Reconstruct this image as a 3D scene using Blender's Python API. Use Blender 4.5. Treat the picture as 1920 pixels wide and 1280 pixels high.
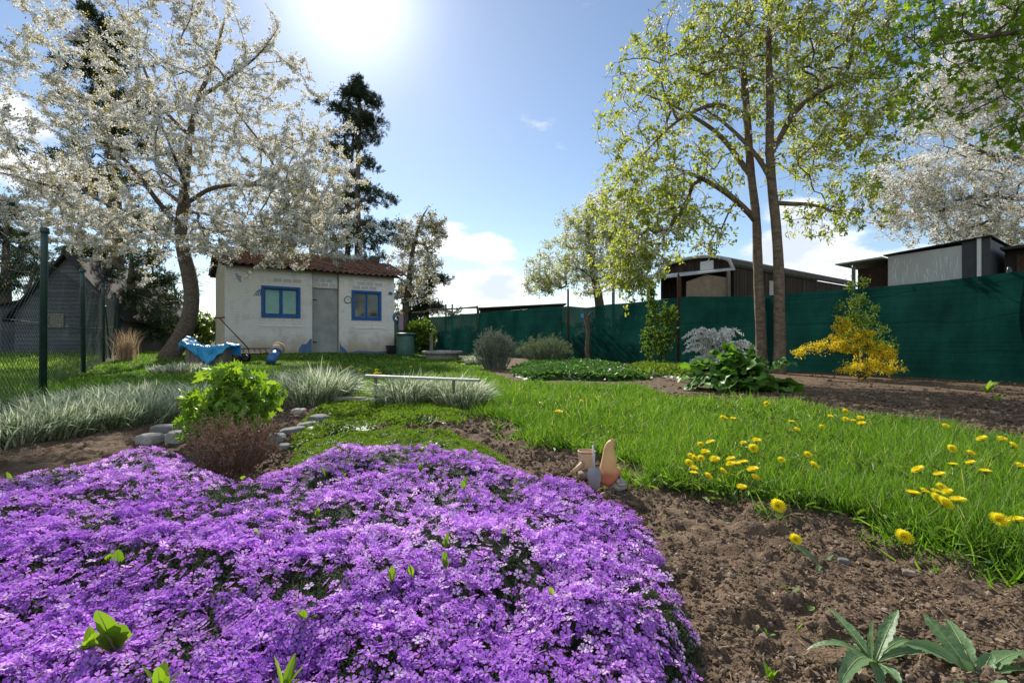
import bpy, math, numpy as np
from mathutils import Vector
R = math.radians
rng = np.random.default_rng(7)
for o in list(bpy.data.objects): bpy.data.objects.remove(o)
S = bpy.context.scene
COL = S.collection

# ------------------------------------------------------------------ camera, sky, sun, exposure
H, F, HY, CX = 0.62, 907.0, 635.0, 960.0          # camera height, focal length and horizon row for a 1920 px wide frame
cam = bpy.data.cameras.new('camera'); camo = bpy.data.objects.new('camera', cam); COL.objects.link(camo)
camo.location = (0, 0, H); camo.rotation_euler = (R(90), 0, 0)
cam.sensor_width = 36; cam.lens = F/1920*36; cam.shift_y = -(640-HY)/1920
cam.clip_start = 0.02; cam.clip_end = 3000
S.camera = camo
S.view_settings.view_transform = 'Standard'; S.view_settings.look = 'None'
S.view_settings.gamma = 1; S.view_settings.exposure = 0.54
SAZ, SEL = R(-18.5), R(34.5)
SUNV = Vector((math.sin(SAZ)*math.cos(SEL), math.cos(SAZ)*math.cos(SEL), math.sin(SEL)))
sun = bpy.data.lights.new('sun', 'SUN'); suno = bpy.data.objects.new('sun', sun); COL.objects.link(suno)
sun.energy = 5.0; sun.angle = R(0.5); sun.color = (1.0, 0.945, 0.86)
suno.rotation_euler = SUNV.to_track_quat('Z', 'Y').to_euler()
suno.location = (-10, 30, 25)

def build_world():
    w = bpy.data.worlds.new('World'); S.world = w; w.use_nodes = True
    nt = w.node_tree; N = nt.nodes; L = nt.links; N.clear()
    def nd(t, **k):
        n = N.new(t)
        for a, b in k.items(): setattr(n, a, b)
        return n
    def inp(sock, v):
        if hasattr(v, 'is_linked') or hasattr(v, 'links'): L.new(v, sock)
        else: sock.default_value = v
    def m(op, a, b=0.0, c=None, clamp=False):
        n = nd('ShaderNodeMath', operation=op, use_clamp=clamp); inp(n.inputs[0], a); inp(n.inputs[1], b)
        if c is not None: inp(n.inputs[2], c)
        return n.outputs[0]
    sky = nd('ShaderNodeTexSky', sky_type='NISHITA', sun_disc=False, sun_elevation=SEL, sun_rotation=SAZ % (2*math.pi),
             altitude=200, air_density=1.0, dust_density=0.15, ozone_density=1.6)
    tc = nd('ShaderNodeTexCoord'); D = tc.outputs['Generated']
    sp = nd('ShaderNodeSeparateXYZ'); L.new(D, sp.inputs[0]); x, y, z = sp.outputs
    az = m('ARCTAN2', x, y); el = m('ARCSINE', z)
    dot = nd('ShaderNodeVectorMath', operation='DOT_PRODUCT'); L.new(D, dot.inputs[0]); dot.inputs[1].default_value = SUNV
    dt = m('MAXIMUM', dot.outputs['Value'], 0.0)
    g1 = m('MULTIPLY', m('POWER', dt, 190.0), 5.0)
    g2 = m('MULTIPLY', m('POWER', dt, 18.0), .35)
    g3 = m('MULTIPLY', m('POWER', dt, 4.0), .2)
    glow = m('ADD', m('ADD', g1, g2), g3)
    # clouds: fractal noise on the sky direction, gathered in banks low over the horizon
    blobs = [(905,465,80,30,.85),(840,445,60,30,.65),(880,540,140,36,.8),(790,450,60,60,.42),(960,560,90,18,.5),(25,235,70,60,.75),(60,310,120,55,.65),(10,420,120,60,.35),
             (1540,490,150,70,.72),(1490,395,70,26,.5),(1590,395,40,22,.45),(1130,380,50,20,.5),(1700,470,120,60,.3),(600,390,110,120,.32),(740,350,50,20,.25),(1095,545,90,40,.35)]
    acc = None; cb = []
    for px, py, rx, ry, s in blobs:
        u, v = (px-CX)/F, (HY-py)/F
        a0 = math.atan(u); e0 = math.atan(v*math.cos(a0)); sa = rx/F*math.cos(a0)**2; se = ry/F*math.cos(a0)
        cb.append((a0, e0, sa, se, s))
    cb += [(R(150), R(32), R(42), R(20), .7), (R(-150), R(30), R(40), R(20), .7), (R(179), R(50), R(50), R(16), .55), (R(95), R(24), R(26), R(14), .5), (R(-100), R(25), R(26), R(14), .5)]   # unseen cloud banks added behind the viewer as fill light for the shed front
    for a0, e0, sa, se, s in cb:
        dx = m('DIVIDE', m('SUBTRACT', az, a0), sa); dy = m('DIVIDE', m('SUBTRACT', el, e0), se)
        q = m('SUBTRACT', 1.35, m('SQRT', m('ADD', m('MULTIPLY', dx, dx), m('MULTIPLY', dy, dy))), clamp=True)
        q = m('MULTIPLY', q, s)
        acc = q if acc is None else m('MAXIMUM', acc, q)
    mp = nd('ShaderNodeMapping'); mp.inputs['Scale'].default_value = (1, 1, 2.4); L.new(D, mp.inputs[0])
    nz = nd('ShaderNodeTexNoise'); nz.inputs['Scale'].default_value = 7.5; nz.inputs['Detail'].default_value = 9; nz.inputs['Roughness'].default_value = .58
    L.new(mp.outputs[0], nz.inputs['Vector'])
    dens = m('ADD', acc, m('MULTIPLY', m('SUBTRACT', nz.outputs['Fac'], 0.5), 1.9))
    mr = nd('ShaderNodeMapRange', interpolation_type='SMOOTHSTEP'); L.new(dens, mr.inputs['Value'])
    mr.inputs['From Min'].default_value = .22; mr.inputs['From Max'].default_value = .56
    # shaded undersides follow a coarser, lower-shifted noise
    mp2 = nd('ShaderNodeMapping'); mp2.inputs['Scale'].default_value = (1, 1, 2.4); mp2.inputs['Location'].default_value = (0, 0, .045); L.new(D, mp2.inputs[0])
    nz2 = nd('ShaderNodeTexNoise'); nz2.inputs['Scale'].default_value = 7.5; nz2.inputs['Detail'].default_value = 4; L.new(mp2.outputs[0], nz2.inputs['Vector'])
    mr2 = nd('ShaderNodeMapRange'); L.new(nz2.outputs['Fac'], mr2.inputs['Value']); mr2.inputs['From Min'].default_value = .4; mr2.inputs['From Max'].default_value = .66
    cc = nd('ShaderNodeMix', data_type='RGBA'); L.new(mr2.outputs[0], cc.inputs[0])
    cc.inputs[6].default_value = (9.6, 9.7, 9.9, 1); cc.inputs[7].default_value = (6.0, 6.5, 7.3, 1)
    cl = nd('ShaderNodeCombineColor'); L.new(m('MULTIPLY', glow, 1.0), cl.inputs[0]); L.new(m('MULTIPLY', glow, 1.0), cl.inputs[1]); L.new(m('MULTIPLY', glow, .98), cl.inputs[2])
    tint = nd('ShaderNodeMix', data_type='RGBA', blend_type='MULTIPLY'); tint.inputs[0].default_value = 1
    L.new(sky.outputs[0], tint.inputs[6]); tint.inputs[7].default_value = (1.0, 1.0, 1.0, 1)
    ad = nd('ShaderNodeMix', data_type='RGBA', blend_type='ADD'); ad.inputs[0].default_value = 1
    L.new(tint.outputs[2], ad.inputs[6]); L.new(cl.outputs[0], ad.inputs[7])
    mx = nd('ShaderNodeMix', data_type='RGBA'); L.new(m('MULTIPLY', mr.outputs[0], .93), mx.inputs[0])
    L.new(ad.outputs[2], mx.inputs[6]); L.new(cc.outputs[2], mx.inputs[7])
    bg = nd('ShaderNodeBackground'); bg.inputs['Strength'].default_value = 0.095; L.new(mx.outputs[2], bg.inputs['Color'])
    out = nd('ShaderNodeOutputWorld'); L.new(bg.outputs[0], out.inputs['Surface'])
build_world()

# ------------------------------------------------------------------ numeric helpers
def sstep(a, b, x): t = np.clip((np.asarray(x, float)-a)/(b-a), 0, 1); return t*t*(3-2*t)
def hsh(i, j, s): 
    n = (i.astype(np.int64)*374761393 + j.astype(np.int64)*668265263 + s*1442695041) & 0xffffffff
    n = ((n ^ (n >> 13))*1274126177) & 0xffffffff
    return ((n ^ (n >> 16)) & 0xffff)/65535.0
def vn(x, y, s=0):
    x = np.asarray(x, float); y = np.asarray(y, float)
    i = np.floor(x); j = np.floor(y); u = x-i; v = y-j; u = u*u*(3-2*u); v = v*v*(3-2*v)
    a = hsh(i, j, s); b = hsh(i+1, j, s); c = hsh(i, j+1, s); d = hsh(i+1, j+1, s)
    return (a*(1-u)+b*u)*(1-v)+(c*(1-u)+d*u)*v
def fbm(x, y, o=4, s=0):
    r = 0; a = .5; 
    for k in range(o): r = r+a*vn(x*2**k, y*2**k, s+k*17); a *= .5
    return r
def base_h(x, y):                                  # broad lie of the land
    x = np.asarray(x, float); y = np.asarray(y, float)
    return 0.15*sstep(8, 14, y)*sstep(-2.5, -6.5, x)*(1-sstep(25, 60, y)) + 0.03*(fbm(x*.5+9, y*.5, 2, 3)-.375)*sstep(1.5, 4, y)
def P(px, py, d): return np.array([(px-CX)/F*d, d, H-(py-HY)/F*d])
def G(px, py, dz=0.0):                             # the point of the ground (plus dz) seen at a place of the photograph
    t = 5.0
    for k in range(60):
        x = (px-CX)/F*t; h = float(base_h(x, t))+dz
        tn = (H-h)*F/max(py-HY, 1e-3); tn = min(tn, 80); t = .5*t+.5*tn
    return np.array([(px-CX)/F*t, t, float(base_h((px-CX)/F*t, t))+dz])
def GD(px, d, dz=0.0): x = (px-CX)/F*d; return np.array([x, d, float(base_h(x, d))+dz])
def inpoly(x, y, poly):
    x = np.asarray(x); y = np.asarray(y); c = np.zeros(x.shape, bool); n = len(poly)
    for i in range(n):
        x1, y1 = poly[i][:2]; x2, y2 = poly[(i+1) % n][:2]
        if y1 == y2: continue
        c ^= ((y1 > y) != (y2 > y)) & (x < (x2-x1)*(y-y1)/(y2-y1)+x1)
    return c
def nrm(a): a = np.asarray(a, float); return a/np.maximum(np.linalg.norm(a, axis=-1, keepdims=True), 1e-9)
def rvec(n): return nrm(rng.normal(size=(n, 3)))

# ------------------------------------------------------------------ mesh helpers
def build(name, V, F_, mats, parent=None, rnd=None, midx=None, smooth=False, loc=None):
    """F_: (starts, loops) arrays or list of face tuples"""
    me = bpy.data.meshes.new(name)
    V = np.asarray(V, np.float32)
    if isinstance(F_, tuple) and len(F_) == 2 and isinstance(F_[0], np.ndarray): st, lp = F_
    else:
        st = np.cumsum([0]+[len(f) for f in F_[:-1]]).astype(np.int32) if len(F_) else np.zeros(0, np.int32)
        lp = np.array([i for f in F_ for i in f], np.int32)
    me.vertices.add(len(V)); me.vertices.foreach_set('co', V.ravel())
    me.loops.add(len(lp)); me.loops.foreach_set('vertex_index', lp.astype(np.int32))
    me.polygons.add(len(st)); me.polygons.foreach_set('loop_start', st.astype(np.int32))
    if not isinstance(mats, (list, tuple)): mats = [mats]
    for m_ in mats: me.materials.append(m_)
    if midx is not None: me.polygons.foreach_set('material_index', np.asarray(midx, np.int32))
    me.polygons.foreach_set('use_smooth', np.full(len(st), smooth, bool))
    if rnd is not None:
        a = me.attributes.new('rnd', 'FLOAT', 'POINT'); a.data.foreach_set('value', np.asarray(rnd, np.float32))
    me.update(calc_edges=True); me.validate(verbose=False)
    o = bpy.data.objects.new(name, me); COL.objects.link(o)
    if parent: o.parent = parent
    if loc is not None: o.location = loc
    return o
class MB:
    def __init__(s): s.v = []; s.f = []; s.r = []; s.m = []; s.n = 0
    def add(s, V, Fc, rnd=0.5, mi=0):
        V = np.asarray(V, float); s.v.append(V); s.f += [tuple(i+s.n for i in f) for f in Fc]; s.m += [mi]*len(Fc)
        s.r.append(np.full(len(V), rnd) if np.isscalar(rnd) else rnd); s.n += len(V); return s
    def box(s, x0, x1, y0, y1, z0, z1, rnd=.5, mi=0, rot=None, off=None):
        V = np.array([(x, y, z) for x in (x0, x1) for y in (y0, y1) for z in (z0, z1)], float)
        if rot is not None: V = V@rot.T
        if off is not None: V = V+off
        return s.add(V, [(0,1,3,2),(4,6,7,5),(0,4,5,1),(2,3,7,6),(0,2,6,4),(1,5,7,3)], rnd, mi)
    def tube(s, pts, rad, k=8, cap=True, rnd=.5, mi=0, jit=0):
        pts = np.asarray(pts, float); n = len(pts)
        rad = np.full(n, rad) if np.isscalar(rad) else np.asarray(rad)
        T = nrm(np.gradient(pts, axis=0)); up = np.array([0, 0, 1.]) if abs(T[0][2]) < .9 else np.array([1., 0, 0])
        A = nrm(np.cross(T[0], up)); V = []
        for i in range(n):
            A = nrm(A-T[i]*np.dot(A, T[i])); B = np.cross(T[i], A)
            for j in range(k):
                a = 2*math.pi*j/k; rr = rad[i]*(1+jit*(rng.random()-.5)); V.append(pts[i]+(A*math.cos(a)+B*math.sin(a))*rr)
        Fc = [(i*k+j, i*k+(j+1) % k, (i+1)*k+(j+1) % k, (i+1)*k+j) for i in range(n-1) for j in range(k)]
        if cap: Fc += [tuple(range(k))[::-1], tuple((n-1)*k+j for j in range(k))]
        return s.add(V, Fc, rnd, mi)
    def lathe(s, prof, k=20, off=(0, 0, 0), rnd=.5, mi=0):
        V = [(r*math.cos(2*math.pi*j/k)+off[0], r*math.sin(2*math.pi*j/k)+off[1], z+off[2]) for r, z in prof for j in range(k)]
        n = len(prof)
        Fc = [(i*k+j, i*k+(j+1) % k, (i+1)*k+(j+1) % k, (i+1)*k+j) for i in range(n-1) for j in range(k)]
        Fc += [tuple(range(k))[::-1], tuple((n-1)*k+j for j in range(k))]
        return s.add(V, Fc, rnd, mi)
    def obj(s, name, mats, parent=None, smooth=False, bevel=0, loc=None):
        o = build(name, np.concatenate(s.v), s.f, mats, parent, np.concatenate(s.r), s.m, smooth, loc)
        if bevel:
            b = o.modifiers.new('bevel', 'BEVEL'); b.width = bevel; b.segments = 2; b.limit_method = 'ANGLE'; b.angle_limit = R(40)
        return o
def scatter(T, Pn, D, Nn, sw, sl, sb=None, mi=None):
    """copy a small template (verts x=width y=length z=normal, faces) to many places; returns V,(starts,loops),rnd,midx"""
    tv, tf = np.asarray(T[0], float), T[1]; n = len(Pn); m_ = len(tv)
    D = nrm(D); X = nrm(np.cross(D, Nn)); Z = np.cross(X, D)
    sw = np.broadcast_to(np.asarray(sw, float), (n,)); sl = np.broadcast_to(np.asarray(sl, float), (n,)); sb = sl if sb is None else np.broadcast_to(np.asarray(sb, float), (n,))
    V = (Pn[:, None, :]+X[:, None, :]*(tv[None, :, 0]*sw[:, None])[..., None]+D[:, None, :]*(tv[None, :, 1]*sl[:, None])[..., None]
         + Z[:, None, :]*(tv[None, :, 2]*sb[:, None])[..., None]).reshape(-1, 3)
    tl = np.array([i for f in tf for i in f]); tt = np.array([len(f) for f in tf]); ts = np.concatenate([[0], np.cumsum(tt)[:-1]])
    lp = (tl[None, :]+np.arange(n)[:, None]*m_).ravel(); st = (ts[None, :]+np.arange(n)[:, None]*len(tl)).ravel()
    mm = np.tile(np.array(T[2] if len(T) > 2 else [0]*len(tf)), n)
    if mi is not None: mm = mm*0+mi
    return V, st, lp, mm
class Pile:                                        # several scatters welded into one mesh
    def __init__(s): s.V = []; s.st = []; s.lp = []; s.m = []; s.r = []; s.nv = 0; s.nl = 0
    def add(s, T, Pn, D, Nn, sw, sl, sb=None, mi=None, rnd=None):
        if len(Pn) == 0: return s
        V, st, lp, mm = scatter(T, Pn, D, Nn, sw, sl, sb, mi); s.V.append(V); s.st.append(st+s.nl); s.lp.append(lp+s.nv); s.m.append(mm)
        rr = rng.random(len(Pn)) if rnd is None else rnd; s.r.append(np.repeat(rr, len(T[0]))); s.nv += len(V); s.nl += len(lp); return s
    def mesh(s, V, st, lp, rnd=.5, mi=0):
        s.V.append(V); s.st.append(st+s.nl); s.lp.append(lp+s.nv); s.m.append(np.full(len(st), mi)); s.r.append(np.full(len(V), rnd)); s.nv += len(V); s.nl += len(lp)
    def obj(s, name, mats, parent=None, smooth=False):
        return build(name, np.concatenate(s.V), (np.concatenate(s.st), np.concatenate(s.lp)), mats, parent, np.concatenate(s.r), np.concatenate(s.m), smooth)

def tag(o, label=None, cat=None, group=None, kind=None):
    if label: o['label'] = label
    if cat: o['category'] = cat
    if group: o['group'] = group
    if kind: o['kind'] = kind
    return o
def thing(name, loc, label, cat, group=None, rz=0):
    o = bpy.data.objects.new(name, None); COL.objects.link(o); o.location = loc; o.rotation_euler = (0, 0, rz); o.empty_display_size = .1
    return tag(o, label, cat, group)
def adopt(root, *objs):                            # parts built in world space move under their thing without shifting
    bpy_inv = root.matrix_basis.inverted()
    for o in objs:
        if o is None: continue
        o.parent = root; o.matrix_parent_inverse = bpy_inv
def copy_tree(o, parent=None):
    c = o.copy(); COL.objects.link(c)
    if parent: c.parent = parent
    for ch in [q for q in bpy.data.objects if q.parent == o]: copy_tree(ch, c)
    return c

# ------------------------------------------------------------------ materials
def mat(name, c1, c2=None, rough=.7, trans=0.0, spec=.3, noise=0, ntype='fine', bump=0, bscale=30, metal=0, tcol=None, alpha=0, c3=None, coord='Object', sheen=0, stretch=None):
    """c1..c2 mixed by the per-leaf value 'rnd' and/or noise; trans = share of translucency"""
    m_ = bpy.data.materials.new(name); m_.use_nodes = True; nt = m_.node_tree; N = nt.nodes; L = nt.links; N.clear()
    out = N.new('ShaderNodeOutputMaterial'); b = N.new('ShaderNodeBsdfPrincipled')
    b.inputs['Roughness'].default_value = rough; b.inputs['Specular IOR Level'].default_value = spec; b.inputs['Metallic'].default_value = metal
    tc = N.new('ShaderNodeTexCoord'); vec = tc.outputs[coord]
    if stretch:
        mp = N.new('ShaderNodeMapping'); mp.inputs['Scale'].default_value = stretch; L.new(vec, mp.inputs[0]); vec = mp.outputs[0]
    c2 = c2 or c1
    at = N.new('ShaderNodeAttribute'); at.attribute_name = 'rnd'
    mx = N.new('ShaderNodeMix'); mx.data_type = 'RGBA'; mx.inputs[6].default_value = (*c1, 1); mx.inputs[7].default_value = (*c2, 1)
    fac = at.outputs['Fac']
    if noise:
        nz = N.new('ShaderNodeTexNoise'); nz.inputs['Scale'].default_value = noise; nz.inputs['Detail'].default_value = 6; nz.inputs['Roughness'].default_value = .65; L.new(vec, nz.inputs['Vector'])
        mr = N.new('ShaderNodeMapRange'); mr.inputs['From Min'].default_value = .33; mr.inputs['From Max'].default_value = .67; L.new(nz.outputs['Fac'], mr.inputs['Value'])
        if ntype == 'both':
            ma = N.new('ShaderNodeMath'); ma.operation = 'MULTIPLY_ADD'; L.new(at.outputs['Fac'], ma.inputs[0]); ma.inputs[1].default_value = .5
            mb = N.new('ShaderNodeMath'); mb.operation = 'MULTIPLY'; L.new(mr.outputs[0], mb.inputs[0]); mb.inputs[1].default_value = .5; L.new(mb.outputs[0], ma.inputs[2]); fac = ma.outputs[0]
        else: fac = mr.outputs[0]
    L.new(fac, mx.inputs[0]); col = mx.outputs[2]
    if c3 is not None:                              # rare accent colour on the top tenth of rnd
        gt = N.new('ShaderNodeMapRange'); gt.inputs['From Min'].default_value = .86; gt.inputs['From Max'].default_value = .93; L.new(at.outputs['Fac'], gt.inputs['Value'])
        m3 = N.new('ShaderNodeMix'); m3.data_type = 'RGBA'; L.new(gt.outputs[0], m3.inputs[0]); L.new(col, m3.inputs[6]); m3.inputs[7].default_value = (*c3, 1); col = m3.outputs[2]
    L.new(col, b.inputs['Base Color'])
    if bump:
        nb = N.new('ShaderNodeTexNoise'); nb.inputs['Scale'].default_value = bscale; nb.inputs['Detail'].default_value = 8; L.new(vec, nb.inputs['Vector'])
        bp = N.new('ShaderNodeBump'); bp.inputs['Strength'].default_value = 1; bp.inputs['Distance'].default_value = bump; L.new(nb.outputs['Fac'], bp.inputs['Height']); L.new(bp.outputs[0], b.inputs['Normal'])
    sh = b.outputs[0]
    if trans:
        t = N.new('ShaderNodeBsdfTranslucent')
        if tcol is not None:
            tm = N.new('ShaderNodeMix'); tm.data_type = 'RGBA'; tm.blend_type = 'MULTIPLY'; tm.inputs[0].default_value = 1; L.new(col, tm.inputs[6]); tm.inputs[7].default_value = (*tcol, 1); L.new(tm.outputs[2], t.inputs[0])
        else: L.new(col, t.inputs[0])
        ms = N.new('ShaderNodeMixShader'); ms.inputs[0].default_value = trans; L.new(sh, ms.inputs[1]); L.new(t.outputs[0], ms.inputs[2]); sh = ms.outputs[0]
    if alpha:
        tr = N.new('ShaderNodeBsdfTransparent'); ms = N.new('ShaderNodeMixShader'); ms.inputs[0].default_value = alpha; L.new(sh, ms.inputs[1]); L.new(tr.outputs[0], ms.inputs[2]); sh = ms.outputs[0]
    L.new(sh, out.inputs[0]); return m_
M = {}
M['soil'] = mat('soil', (.085, .057, .036), (.20, .142, .095), .95, spec=.1, noise=14, bump=.010, bscale=110)
M['clod'] = mat('clod', (.07, .047, .031), (.21, .15, .10), .95, spec=.1, noise=60, ntype='both', bump=.002, bscale=200, c3=(.27, .2, .14))
M['straw'] = mat('straw', (.16, .11, .065), (.42, .33, .2), .8, trans=.2)
M['pebble'] = mat('pebble', (.2, .15, .12), (.33, .26, .21), .85, noise=30, ntype='both', bump=.002)
M['grass'] = mat('grass', (.048, .15, .014), (.26, .42, .05), .45, trans=.5, spec=.3, tcol=(1.22, 1.2, .5), c3=(.5, .48, .24))
M['ribbon'] = mat('ribbon', (.12, .22, .07), (.80, .80, .60), .5, trans=.45, spec=.35)
M['ribbon_dry'] = mat('ribbon_dry', (.3, .22, .12), (.42, .34, .2), .7, trans=.3)
M['blossom'] = mat('blossom', (.72, .71, .64), (.90, .89, .85), .6, trans=.44, spec=.2)
M['cherry_leaf'] = mat('cherry_leaf', (.17, .18, .03), (.38, .33, .06), .5, trans=.55, tcol=(1.3, 1.1, .5))
M['young_leaf'] = mat('young_leaf', (.20, .28, .045), (.46, .52, .12), .45, trans=.58, tcol=(1.3, 1.2, .6))
M['maple_leaf'] = mat('maple_leaf', (.13, .25, .025), (.28, .43, .04), .5, trans=.62, tcol=(1.3, 1.25, .5))
M['needle'] = mat('needle', (.02, .04, .018), (.06, .09, .035), .6, trans=.2)
M['spruce_tip'] = mat('spruce_tip', (.025, .05, .02), (.075, .115, .035), .6, trans=.15)
M['bark'] = mat('bark', (.07, .052, .04), (.19, .15, .115), .9, spec=.15, noise=14, bump=.012, bscale=22, stretch=(1, 1, 2.2))
M['bark_grey'] = mat('bark_grey', (.09, .065, .045), (.25, .19, .145), .85, spec=.2, noise=10, bump=.008, bscale=24, stretch=(1, 1, 2.2))
M['twig'] = mat('twig', (.06, .045, .035), (.12, .09, .07), .9, noise=10)
M['lov'] = mat('lovage', (.14, .28, .03), (.28, .45, .06), .35, trans=.5, spec=.6, tcol=(1.3, 1.2, .4))
M['shrubleaf'] = mat('shrubleaf', (.07, .14, .02), (.17, .27, .04), .5, trans=.45, tcol=(1.3, 1.2, .5))
M['darkleaf'] = mat('darkleaf', (.03, .07, .016), (.10, .16, .035), .5, trans=.3)
M['rhub'] = mat('rhubarb_leaf', (.07, .19, .03), (.18, .36, .055), .5, trans=.4, spec=.3, tcol=(1.3, 1.3, .4))
M['rhubstalk'] = mat('rhubarb_stalk', (.25, .05, .04), (.2, .2, .05), .5, trans=.2)
M['heather'] = mat('heather', (.16, .085, .06), (.3, .2, .14), .8, trans=.25)
M['lavender'] = mat('lavender', (.12, .14, .1), (.28, .3, .24), .8, trans=.3)
M['spirea'] = mat('spirea', (.7, .7, .66), (.85, .85, .81), .6, trans=.3)
M['forsy'] = mat('forsythia', (.74, .56, .012), (.92, .76, .04), .5, trans=.4)
M['mat_green'] = mat('mat_green', (.11, .2, .02), (.24, .36, .04), .6, trans=.35, tcol=(1.2, 1.2, .6))
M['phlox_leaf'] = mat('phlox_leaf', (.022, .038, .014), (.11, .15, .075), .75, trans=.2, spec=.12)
M['petal'] = mat('petal', (.36, .115, .59), (.76, .41, .90), .6, trans=.4, spec=.08, tcol=(1.1, .9, 1.15), noise=2.2, ntype='both', c3=(.84, .60, .93))
M['eye'] = mat('eye', (.22, .04, .35), None, .6)
M['dand'] = mat('dandelion', (.90, .76, .012), (.95, .86, .03), .55, trans=.45)
M['dandmid'] = mat('dandelion_middle', (.88, .66, .01), (.92, .74, .02), .6, trans=.3)
M['stem'] = mat('stem', (.15, .22, .04), (.24, .3, .07), .5, trans=.25)
M['thistle'] = mat('thistle_leaf', (.10, .19, .075), (.17, .28, .12), .45, trans=.3, spec=.4, noise=26, ntype='both', bump=.0035, bscale=70, tcol=(1.2, 1.25, .4))
M['strawberry'] = mat('strawberry_leaf', (.045, .12, .02), (.12, .25, .04), .5, trans=.35, spec=.3)
M['midrib'] = mat('midrib', (.35, .42, .2), None, .5, trans=.2)
M['stone'] = mat('stone', (.10, .10, .095), (.24, .235, .225), .9, noise=9, ntype='both', bump=.01, bscale=25)
M['stone_light'] = mat('stone_light', (.25, .235, .21), (.42, .39, .35), .9, noise=9, bump=.008, bscale=30)
M['concrete'] = mat('concrete', (.23, .205, .17), (.36, .33, .28), .92, noise=7, bump=.006, bscale=50)
M['oldwood'] = mat('oldwood', (.12, .10, .08), (.26, .225, .185), .9, noise=7, bump=.004, bscale=20, stretch=(1, 1, .1))
M['darkwood'] = mat('darkwood', (.022, .016, .012), (.07, .05, .037), .85, noise=14, ntype='both', bump=.006, bscale=14, stretch=(1, 1, .08))
M['greywood'] = mat('greywood', (.075, .082, .09), (.18, .188, .195), .85, noise=6, ntype='both', bump=.005, bscale=12, stretch=(.12, .12, 1))
M['tanboard'] = mat('tanboard', (.25, .19, .13), (.36, .29, .21), .8, noise=8, bump=.002)
M['greenpost'] = mat('greenpost', (.012, .04, .03), (.025, .06, .045), .4, spec=.5, noise=8)
M['greenwire'] = mat('greenwire', (.025, .05, .04), (.06, .09, .08), .4, spec=.5)
M['metal_grey'] = mat('metal_grey', (.3, .3, .29), (.42, .42, .4), .55, spec=.5, noise=12, metal=.3, bump=.001)
M['rust'] = mat('rust', (.05, .025, .015), (.12, .06, .035), .8, noise=25, bump=.002)
M['black'] = mat('black_plastic', (.012, .012, .014), (.03, .03, .033), .45)
M['rubber'] = mat('rubber', (.02, .02, .02), None, .8)
M['tarp'] = mat('tarp', (.02, .30, .60), (.04, .42, .75), .38, trans=.2, spec=.5, noise=3)
M['bluepaint'] = mat('blue_paint', (.012, .085, .28), (.025, .14, .38), .5, spec=.4, noise=12)
M['bluepipe'] = mat('blue_pipe', (.03, .12, .3), (.05, .17, .38), .4, spec=.5)
M['clay'] = mat('clay', (.45, .3, .2), (.55, .42, .3), .85, noise=10, bump=.003)
M['barrel'] = mat('barrel', (.05, .13, .105), (.085, .19, .15), .5, spec=.4, noise=5)
M['doorgrey'] = mat('door_grey', (.27, .28, .27), (.40, .41, .40), .6, spec=.3, noise=3, bump=.001, bscale=8)
M['pane'] = mat('pane', (.02, .025, .022), (.05, .055, .045), .06, spec=.8, noise=2)
M['curtain'] = mat('curtain_glass', (.05, .24, .21), (.11, .36, .31), .12, spec=.8, noise=2.2)
M['clockgreen'] = mat('clock_green', (.08, .22, .13), None, .5)
M['white'] = mat('white', (.72, .72, .70), (.8, .8, .78), .6, noise=8)
M['cream_trim'] = mat('cream_trim', (.42, .40, .36), (.55, .53, .49), .7, noise=6)
M['zinc'] = mat('zinc', (.48, .49, .49), (.58, .59, .59), .55, metal=.2, noise=3)
M['darkgrey'] = mat('dark_grey', (.05, .052, .06), (.075, .078, .085), .6, noise=4)
M['roofing'] = mat('roofing_felt', (.03, .027, .024), (.07, .06, .05), .9, noise=10, bump=.004)
M['moss_roof'] = mat('moss_roof', (.05, .05, .03), (.12, .105, .08), .9, noise=8, bump=.01)
M['dry'] = mat('dry_stalk', (.32, .22, .12), (.5, .38, .24), .8, trans=.35)
def tile_mat():
    return mat('roof_tile', (.12, .06, .045), (.30, .165, .12), .85, noise=5, ntype='both', bump=.006, bscale=40, c3=(.13, .11, .07))
M['tile'] = tile_mat()
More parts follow.
